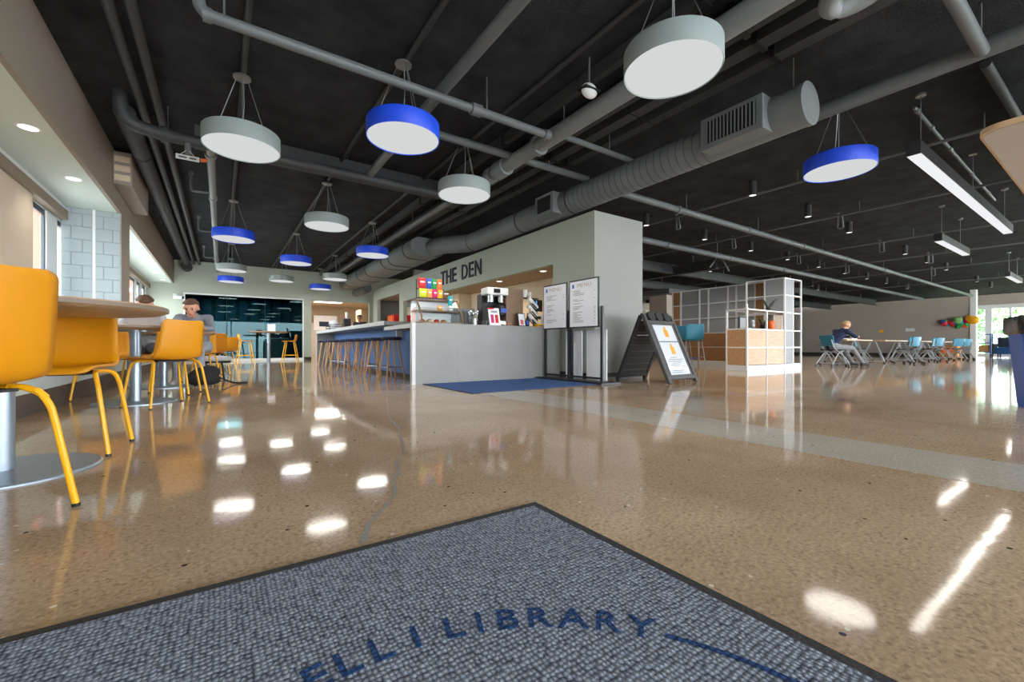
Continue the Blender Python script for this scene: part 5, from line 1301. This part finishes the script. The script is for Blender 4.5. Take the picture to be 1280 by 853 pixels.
MB().box(-0.3,0.3,-0.02,0.02,0.1,0.46).build('panel', 'black', t, smooth=False, bevel=0.006); MB().box(-0.1,0.1,-0.08,0.08,0,0.012).build('foot', 'black', t, smooth=False); MB().box(-0.02,0.02,0.0,0.03,0.01,0.2).build('stem', 'black', t, smooth=False)
t = thing('book_spinner', 'tall spinner rack of red and white leaflets by the desk', 'rack', (15.3, 6.9, 0))
MB().cyl((0,0,0),(0,0,1.35),0.03,n=10).build('pole', 'white_metal', t); MB().lathe([(0.3,0),(0.3,0.03),(0.05,0.05)], n=20).build('base', 'black', t)
for k in range(7):
    for j in range(4):
        a = j*PI/2 + 0.4
        MB().obox((0.13*math.cos(a),0.13*math.sin(a),0.15+k*0.17),(0.02,0.2,0.145),Matrix.Rotation(a,3,'Z')).build('leaflet', ['paper','red','paper','sofa_dark'][(k+j) % 4], t, smooth=False)
MB().sphere((0,0,1.42),0.07,12,8).build('finial', 'hoodie_light', t)
# far end: decoration, box, cart, sofa
t = thing('wall_decoration', 'bright cluster of paper balls in red, green and yellow on the far wall', 'decoration', (32.95, 5.65, 1.85))
rnd = random.Random(3)
for k in range(34):
    u = rnd.uniform(-1, 1); mm = rnd.choice(['red','red','magenta','royal','green','orange','teal_bag'])
    y = u*0.62; z = 0.12*u*0 + rnd.uniform(-0.28,0.12)*(1-abs(u)*0.6) - 0.1*u*0; r = rnd.uniform(0.07,0.14)
    if u < -0.55: mm, r, z = rnd.choice(['amber','orange','amber']), rnd.uniform(0.14,0.22), rnd.uniform(0.0,0.28)
    MB().sphere((-0.06-r*0.4, y, z), r, 10, 7, (0.6,1,1)).build('paper_ball', mm, t)
MB().sphere((-0.15,-0.02,0.1),0.2,12,8,(0.6,1,1)).build('paper_ball', 'pale_green', t)
t = thing('cardboard_box', 'brown cardboard box with orange print at the far wall', 'box', (31.9, 5.75, 0))
MB().box(-0.5,0.5,-0.35,0.35,0,0.6).build('carton', 'kraft', t, smooth=False, bevel=0.01)
MB().prism([(-0.35,0.60),(-0.35,0.62),(-0.52,0.74),(-0.51,0.72)],-0.5,0.5,'X').prism([(0.35,0.60),(0.35,0.62),(0.52,0.74),(0.51,0.72)],-0.5,0.5,'X').build('flap', 'kraft', t, smooth=False)
MB().box(-0.505,-0.5,-0.2,0.2,0.2,0.45).build('print', 'orange', t, smooth=False)
t = thing('book_cart', 'blue metal cart in front of the end windows', 'cart', (35.5, 5.15, 0))
for x in (-0.25,0.25):
    for y in (-0.38,0.38): MB().box(x-0.025,x+0.025,y-0.025,y+0.025,0.08,1.25).build('upright', 'cart_blue', t, smooth=False)
for z in (0.2,0.7,1.18): MB().box(-0.25,0.25,-0.38,0.38,z,z+0.05).build('shelf', 'cart_blue', t, smooth=False)
for x in (-0.25,0.25):
    for y in (-0.38,0.38): MB().cyl((x-.02,y,0.05),(x+.02,y,0.05),0.05,n=10).build('caster', 'black', t)
MB().box(-0.15,0.15,-0.3,0.1,0.25,0.6).build('load', 'kraft', t, smooth=False)
t = thing('sofa', 'dark backed blue sofa before the end windows', 'sofa', (35.6, 3.5, 0))
MB().box(-0.4,0.4,-1.1,1.1,0.12,0.5).build('seat', 'sofa_blue', t, smooth=True, bevel=0.04, seg=3)
MB().box(0.25,0.45,-1.1,1.1,0.5,1.05).build('backrest', 'sofa_dark', t, smooth=True, bevel=0.04, seg=3)
for y in (-1.2,1.1): MB().box(-0.4,0.42,y,y+0.12,0.12,0.7).build('armrest', 'sofa_dark', t, smooth=True, bevel=0.03, seg=2)
for x in (-0.35,0.35):
    for y in (-1,1): MB().cyl((x,y,0),(x,y,0.12),0.03,n=8).build('leg', 'black', t)
for i, (y, z, lab) in enumerate(((8.9,1.45,'small yellow notice on the far taupe wall'), (7.6,1.5,'small white sign on the far taupe wall'))):
    t = thing('wall_sign', lab, 'sign', (32.98, y, z)); MB().box(-0.015,0,-0.2 if i else -0.1,0.2 if i else 0.1,-0.09,0.09).build('plate', 'white_trim' if i else 'amber', t, smooth=False)
# blue bin with black liner
t = thing('waste_bin', 'tall blue waste bin with black liner folded over its rim', 'bin', (6.005, 0.40, 0), 0.30)
def rsq(hw, r, n=5):
    p = []
    for sx, sy, a0 in ((1,1,0),(-1,1,PI/2),(-1,-1,PI),(1,-1,3*PI/2)):
        for k in range(n+1):
            a = a0 + PI/2*k/n; p.append((sx*(hw-r)+r*math.cos(a), sy*(hw-r)+r*math.sin(a)))
    return p
def loft(m, levels, cap=(True, True)):
    n = len(levels[0][1]); vs = []; fs = []
    for z, poly in levels: vs += [(x, y, z) for x, y in poly]
    for j in range(len(levels)-1):
        for i in range(n): fs.append((j*n+i, j*n+(i+1) % n, (j+1)*n+(i+1) % n, (j+1)*n+i))
    if cap[0]: fs.append(tuple(range(n-1,-1,-1)))
    if cap[1]: fs.append(tuple(range((len(levels)-1)*n, len(levels)*n)))
    return m.add(vs, fs)
loft(MB(), [(0.0, rsq(0.215,0.05)), (0.02, rsq(0.22,0.05)), (0.70, rsq(0.272,0.06)), (0.74, rsq(0.275,0.06)), (0.74, rsq(0.262,0.05)), (0.05, rsq(0.21,0.05))], (True, True)).build('body', 'bin_blue', t)
def jit(poly, a, ph): return [(x*(1+a*math.sin(7*i+ph)), y*(1+a*math.sin(5*i+ph*2))) for i, (x, y) in enumerate(poly)]
loft(MB(), [(0.655, jit(rsq(0.285,0.06),0.025,0)), (0.70, jit(rsq(0.292,0.06),0.03,1)), (0.76, jit(rsq(0.300,0.06),0.015,2)), (0.815, jit(rsq(0.292,0.06),0.01,3)), (0.82, jit(rsq(0.27,0.06),0.01,4)), (0.55, jit(rsq(0.245,0.06),0.02,5))], (False, True)).build('liner', 'bag_black', t)
for k, (x, y) in enumerate(((-0.29,0.1),(-0.24,-0.26),(-0.29,0.2))): MB().tube([(x,y,0.66),(x-0.03,y+0.01,0.63),(x-0.05,y+0.02,0.635)],[0.02,0.015,0.006],6).build('liner_tail', 'bag_black', t)

# ================================================================== people
def capsule(m, p0, p1, r0, r1, n=10):
    p0, p1 = Vector(p0), Vector(p1); d = p1-p0; q = d.to_track_quat('Z','Y').to_matrix(); L = d.length
    rows = []
    for k in range(5): a = -PI/2 + PI/2*k/4; rows.append((r0*math.cos(a), r0*math.sin(a)))
    for k in range(5): a = PI/2*k/4; rows.append((r1*math.cos(a), L + r1*math.sin(a)))
    vs = []; fs = []
    for r, z in rows:
        for i in range(n): a = 2*PI*i/n; vs.append(p0 + q @ Vector((max(r,1e-4)*math.cos(a), max(r,1e-4)*math.sin(a), z)))
    for j in range(len(rows)-1):
        for i in range(n): fs.append((j*n+i, j*n+(i+1) % n, (j+1)*n+(i+1) % n, (j+1)*n+i))
    fs += [tuple(range(n-1,-1,-1)), tuple(range((len(rows)-1)*n, len(rows)*n))]
    m.add(vs, fs)

def person(label, loc, rz, J, mats, hair='hair_brown', look=0.3, group=None, long_hair=False, vox=0.011):
    """one continuous body grown over a posed skeleton; J gives joint positions (left side -x mirrored unless given)"""
    t = thing('person', label, 'person', loc, rz)
    B = []                     # bones: (p0, p1, r0, r1, material index) ; 0 skin 1 top 2 legs 3 shoes
    V = Vector
    pel, che, nek, hd = V(J['pelvis']), V(J['chest']), V(J['neck']), V(J['head'])
    B += [(pel+V((-0.07,0,0)), pel+V((0.07,0,0)), 0.125, 0.125, 2), (pel, (pel+che)/2, 0.135, 0.13, 1), (pel+V((-.05,0,.06)), che+V((-.07,0,0)), 0.10, 0.105, 1), (pel+V((.05,0,.06)), che+V((.07,0,0)), 0.10, 0.105, 1), (che, nek+V((0,-.02,-.06)), 0.12, 0.075, 1), (nek+V((0,0,-.05)), hd+V((0,0,-.06)), 0.052, 0.05, 0)]
    f = V((0, math.cos(look), -math.sin(look))); u = V((0, math.sin(look), math.cos(look))); x = V((1,0,0))
    B += [(hd-f*0.015+u*0.015, hd+f*0.01+u*0.015, 0.092, 0.088, 0), (hd+f*0.02-u*0.02, hd+f*0.045-u*0.085, 0.072, 0.045, 0), (hd+f*0.085+u*0.005, hd+f*0.105-u*0.028, 0.010, 0.015, 0), (hd+f*0.08-u*0.062, hd+f*0.082-u*0.062, 0.024, 0.022, 0)]
    for s in (-1, 1):
        B.append((hd+x*s*0.085-u*0.01, hd+x*s*0.093-u*0.025-f*0.01, 0.018, 0.014, 0))
        sh = V(J['shoulder_l' if s < 0 else 'shoulder_r']); el = V(J['elbow_l' if s < 0 else 'elbow_r']); wr = V(J['wrist_l' if s < 0 else 'wrist_r'])
        B += [(che+V((s*0.06,0,0.06)), sh, 0.09, 0.068, 1), (sh, el, 0.066, 0.050, 1), (el, wr, 0.050, 0.034, 1)]
        hdv = (wr-el).normalized(); side = hdv.cross(V((0,0,1))).normalized(); dn = V((0,0,-1))
        pc = wr + hdv*0.06
        B += [(wr, pc+side*0.02, 0.026, 0.022, 0), (wr, pc-side*0.02, 0.026, 0.022, 0)]
        for k, (o_, ln) in enumerate(((-0.034,0.062),(-0.011,0.074),(0.012,0.070),(0.035,0.055))):
            b0 = pc+side*o_; b1 = b0+hdv*ln*0.55+dn*0.012; b2 = b1+hdv*ln*0.35+dn*0.03
            B += [(b0,b1,0.0105,0.0095,0),(b1,b2,0.0095,0.008,0)]
        inn = -s if abs(side.x) < 1e-3 else (-s if side.x > 0 else s)
        th = wr+hdv*0.02+side*inn*0.028
        B += [(th, th+hdv*0.035+side*inn*0.03+dn*0.01, 0.013, 0.011, 0), (th+hdv*0.035+side*inn*0.03+dn*0.01, th+hdv*0.065+side*inn*0.03+dn*0.02, 0.011, 0.009, 0)]
        hp = pel+V((s*0.09,0.0,-0.01)); kn = V(J['knee_l' if s < 0 else 'knee_r']); an = V(J['ankle_l' if s < 0 else 'ankle_r']); to = an+V(J.get('foot', (0,0.17,-0.05)))
        B += [(hp, kn, 0.098, 0.068, 2), (kn, an+V((0,0,0.03)), 0.066, 0.050, 2), (an+V((0,0.0,-0.01)), to, 0.048, 0.040, 3), (an+V((0,-0.04,-0.045)), an+V((0,0.02,-0.04)), 0.038, 0.04, 3)]
    m = MB()
    for p0, p1, r0, r1, k in B: capsule(m, p0, p1, r0, r1)
    me = m.mesh('body'); o = bpy.data.objects.new('tmp', me); C.objects.link(o)
    md = o.modifiers.new('r', 'REMESH'); md.mode = 'VOXEL'; md.voxel_size = vox
    sm = o.modifiers.new('s', 'SMOOTH'); sm.iterations = 4; sm.factor = 0.5
    dg = bpy.context.evaluated_depsgraph_get()
    body = bpy.data.meshes.new_from_object(o.evaluated_get(dg)); bpy.data.objects.remove(o)
    for i in range(len(body.vertices)):
        v = body.vertices[i]
        if v.co.z < 0.004: v.co.z = 0.004
    import numpy as np
    nf = len(body.polygons); cen = np.empty(nf*3, 'f'); body.polygons.foreach_get('center', cen); cen = cen.reshape(-1,3)
    best = np.full(nf, 1e9); idx = np.zeros(nf, 'i')
    for p0, p1, r0, r1, k in B:
        a, b = np.array(p0), np.array(p1); d = b-a; L2 = max(d@d, 1e-9); tt = np.clip(((cen-a)@d)/L2, 0, 1)
        dist = np.linalg.norm(cen-(a+tt[:,None]*d), axis=1) - (r0+(r1-r0)*tt)
        w_ = dist < best; best[w_] = dist[w_]; idx[w_] = k
    ob = link('body', body, mats, t, smooth=True)
    body.polygons.foreach_set('material_index', idx)
    # hair cap: shell of an ellipsoid kept on crown and back of the head
    vs = []; fs = []; n, mm = 26, 16; keep = {}
    for j in range(mm+1):
        th = PI*j/mm
        for i in range(n):
            a = 2*PI*i/n; d = x*(math.sin(th)*math.cos(a)) + f*(math.sin(th)*math.sin(a)) + u*math.cos(th)
            w1 = 1 + 0.025*math.sin(9*a+3*th)
            vs.append(hd + u*0.022 - f*0.006 + V((d.x*0.101, 0, 0))*w1 + (f*(d.dot(f))*0.113 + u*d.dot(u)*0.103)*w1)
            keep[j*n+i] = (d.dot(u) > 0.30 - 0.55*max(0, -d.dot(f)) + 0.25*max(0, d.dot(f))) or (d.dot(f) < -0.25 and d.dot(u) > -0.75)
    for j in range(mm):
        for i in range(n):
            q = (j*n+i, j*n+(i+1) % n, (j+1)*n+(i+1) % n, (j+1)*n+i)
            if all(keep[z] for z in q): fs.append(q)
    h = MB().add(vs, fs)
    if long_hair:
        for s in (-1,1): h.tube([hd+x*s*0.085+u*0.04-f*0.02, hd+x*s*0.10-u*0.06-f*0.03, hd+x*s*0.095-u*0.16-f*0.02],[0.035,0.04,0.02],8)
    ho = h.build('hair', hair, t); sd = ho.modifiers.new('thick','SOLIDIFY'); sd.thickness = 0.012; sd.offset = 0
    for s in (-1,1):
        MB().sphere(hd+f*0.086+x*s*0.033+u*0.008, 0.011, 10, 6).build('eye', 'black', t)
        MB().tube([hd+f*0.092+x*s*0.020+u*0.030, hd+f*0.090+x*s*0.048+u*0.030], 0.005, 6).build('eyebrow', hair, t)
    MB().tube([hd+f*0.104-x*0.022-u*0.058, hd+f*0.106-u*0.06, hd+f*0.104+x*0.022-u*0.058], 0.005, 6).build('mouth', 'red', t)
    return t

def seat_pose(lean=0.15, head_drop=0.0, hz=0.0, arms=0.80, wx=0.12, reach=0.36, knee_y=0.42, ank_y=0.44, kx=0.13, seat=0.54):
    """upright sitting pose; lean moves chest and head forward"""
    return dict(pelvis=(0,-0.04,seat), chest=(0,lean*0.75-0.02,seat+0.33), neck=(0,lean+0.02,seat+0.50), head=(0,lean+0.09+head_drop*0.5,seat+0.625-head_drop),
        shoulder_l=(-0.175,lean*0.85,seat+0.42), shoulder_r=(0.175,lean*0.85,seat+0.42),
        elbow_l=(-0.25,lean+0.14,arms), elbow_r=(0.25,lean+0.14,arms), wrist_l=(-wx,lean+reach,arms+0.01), wrist_r=(wx,lean+reach,arms+0.01),
        knee_l=(-kx,knee_y,0.50), knee_r=(kx,knee_y,0.50), ankle_l=(-kx-0.01,ank_y,0.085), ankle_r=(kx+0.01,ank_y+0.04,0.085))
person('person in a pale hoodie sitting bowed behind a silver laptop', (-0.92, 8.08, 0), facing(0.15,-1), seat_pose(0.20,0.03,arms=0.80), ['skin','hoodie_light','jeans_light','shoe_white'], 'hair_brown', 0.75)
person('person in a grey hoodie and light jeans looking down at the table', (-0.30, 8.02, 0), facing(-0.2,-1), seat_pose(0.18,0.06,arms=0.80,knee_y=0.44,ank_y=0.36), ['skin','hoodie_grey','jeans_light','shoe_white'], 'hair_brown', 0.45)
person('person in a navy hoodie bent over a book at the study table', (13.75, 4.75, 0), facing(0.9,-0.43), dict(seat_pose(0.30,0.05,arms=0.80,reach=0.34,knee_y=0.46,ank_y=0.75), foot=(0,0.17,-0.04)), ['skin','hoodie_navy','trousers_grey','shoe_black'], 'hair_blond', 0.75)
p4 = person('person in a black top behind the counter at the office opening', (4.34, 16.6, 0), facing(-0.6,-1), dict(pelvis=(0,0,0.98), chest=(0,0.03,1.31), neck=(0,0.04,1.48), head=(0,0.08,1.60), shoulder_l=(-.18,0.02,1.41), shoulder_r=(.18,0.02,1.41), elbow_l=(-.25,0.02,1.13), elbow_r=(.25,0.02,1.13), wrist_l=(-.2,0.22,1.04), wrist_r=(.2,0.22,1.04), knee_l=(-.1,0.02,0.5), knee_r=(.1,0.02,0.5), ankle_l=(-.1,0,0.085), ankle_r=(.1,0,0.085)), ['skin_dark','black_top','trousers_grey','shoe_black'], 'hair_black', 0.25)
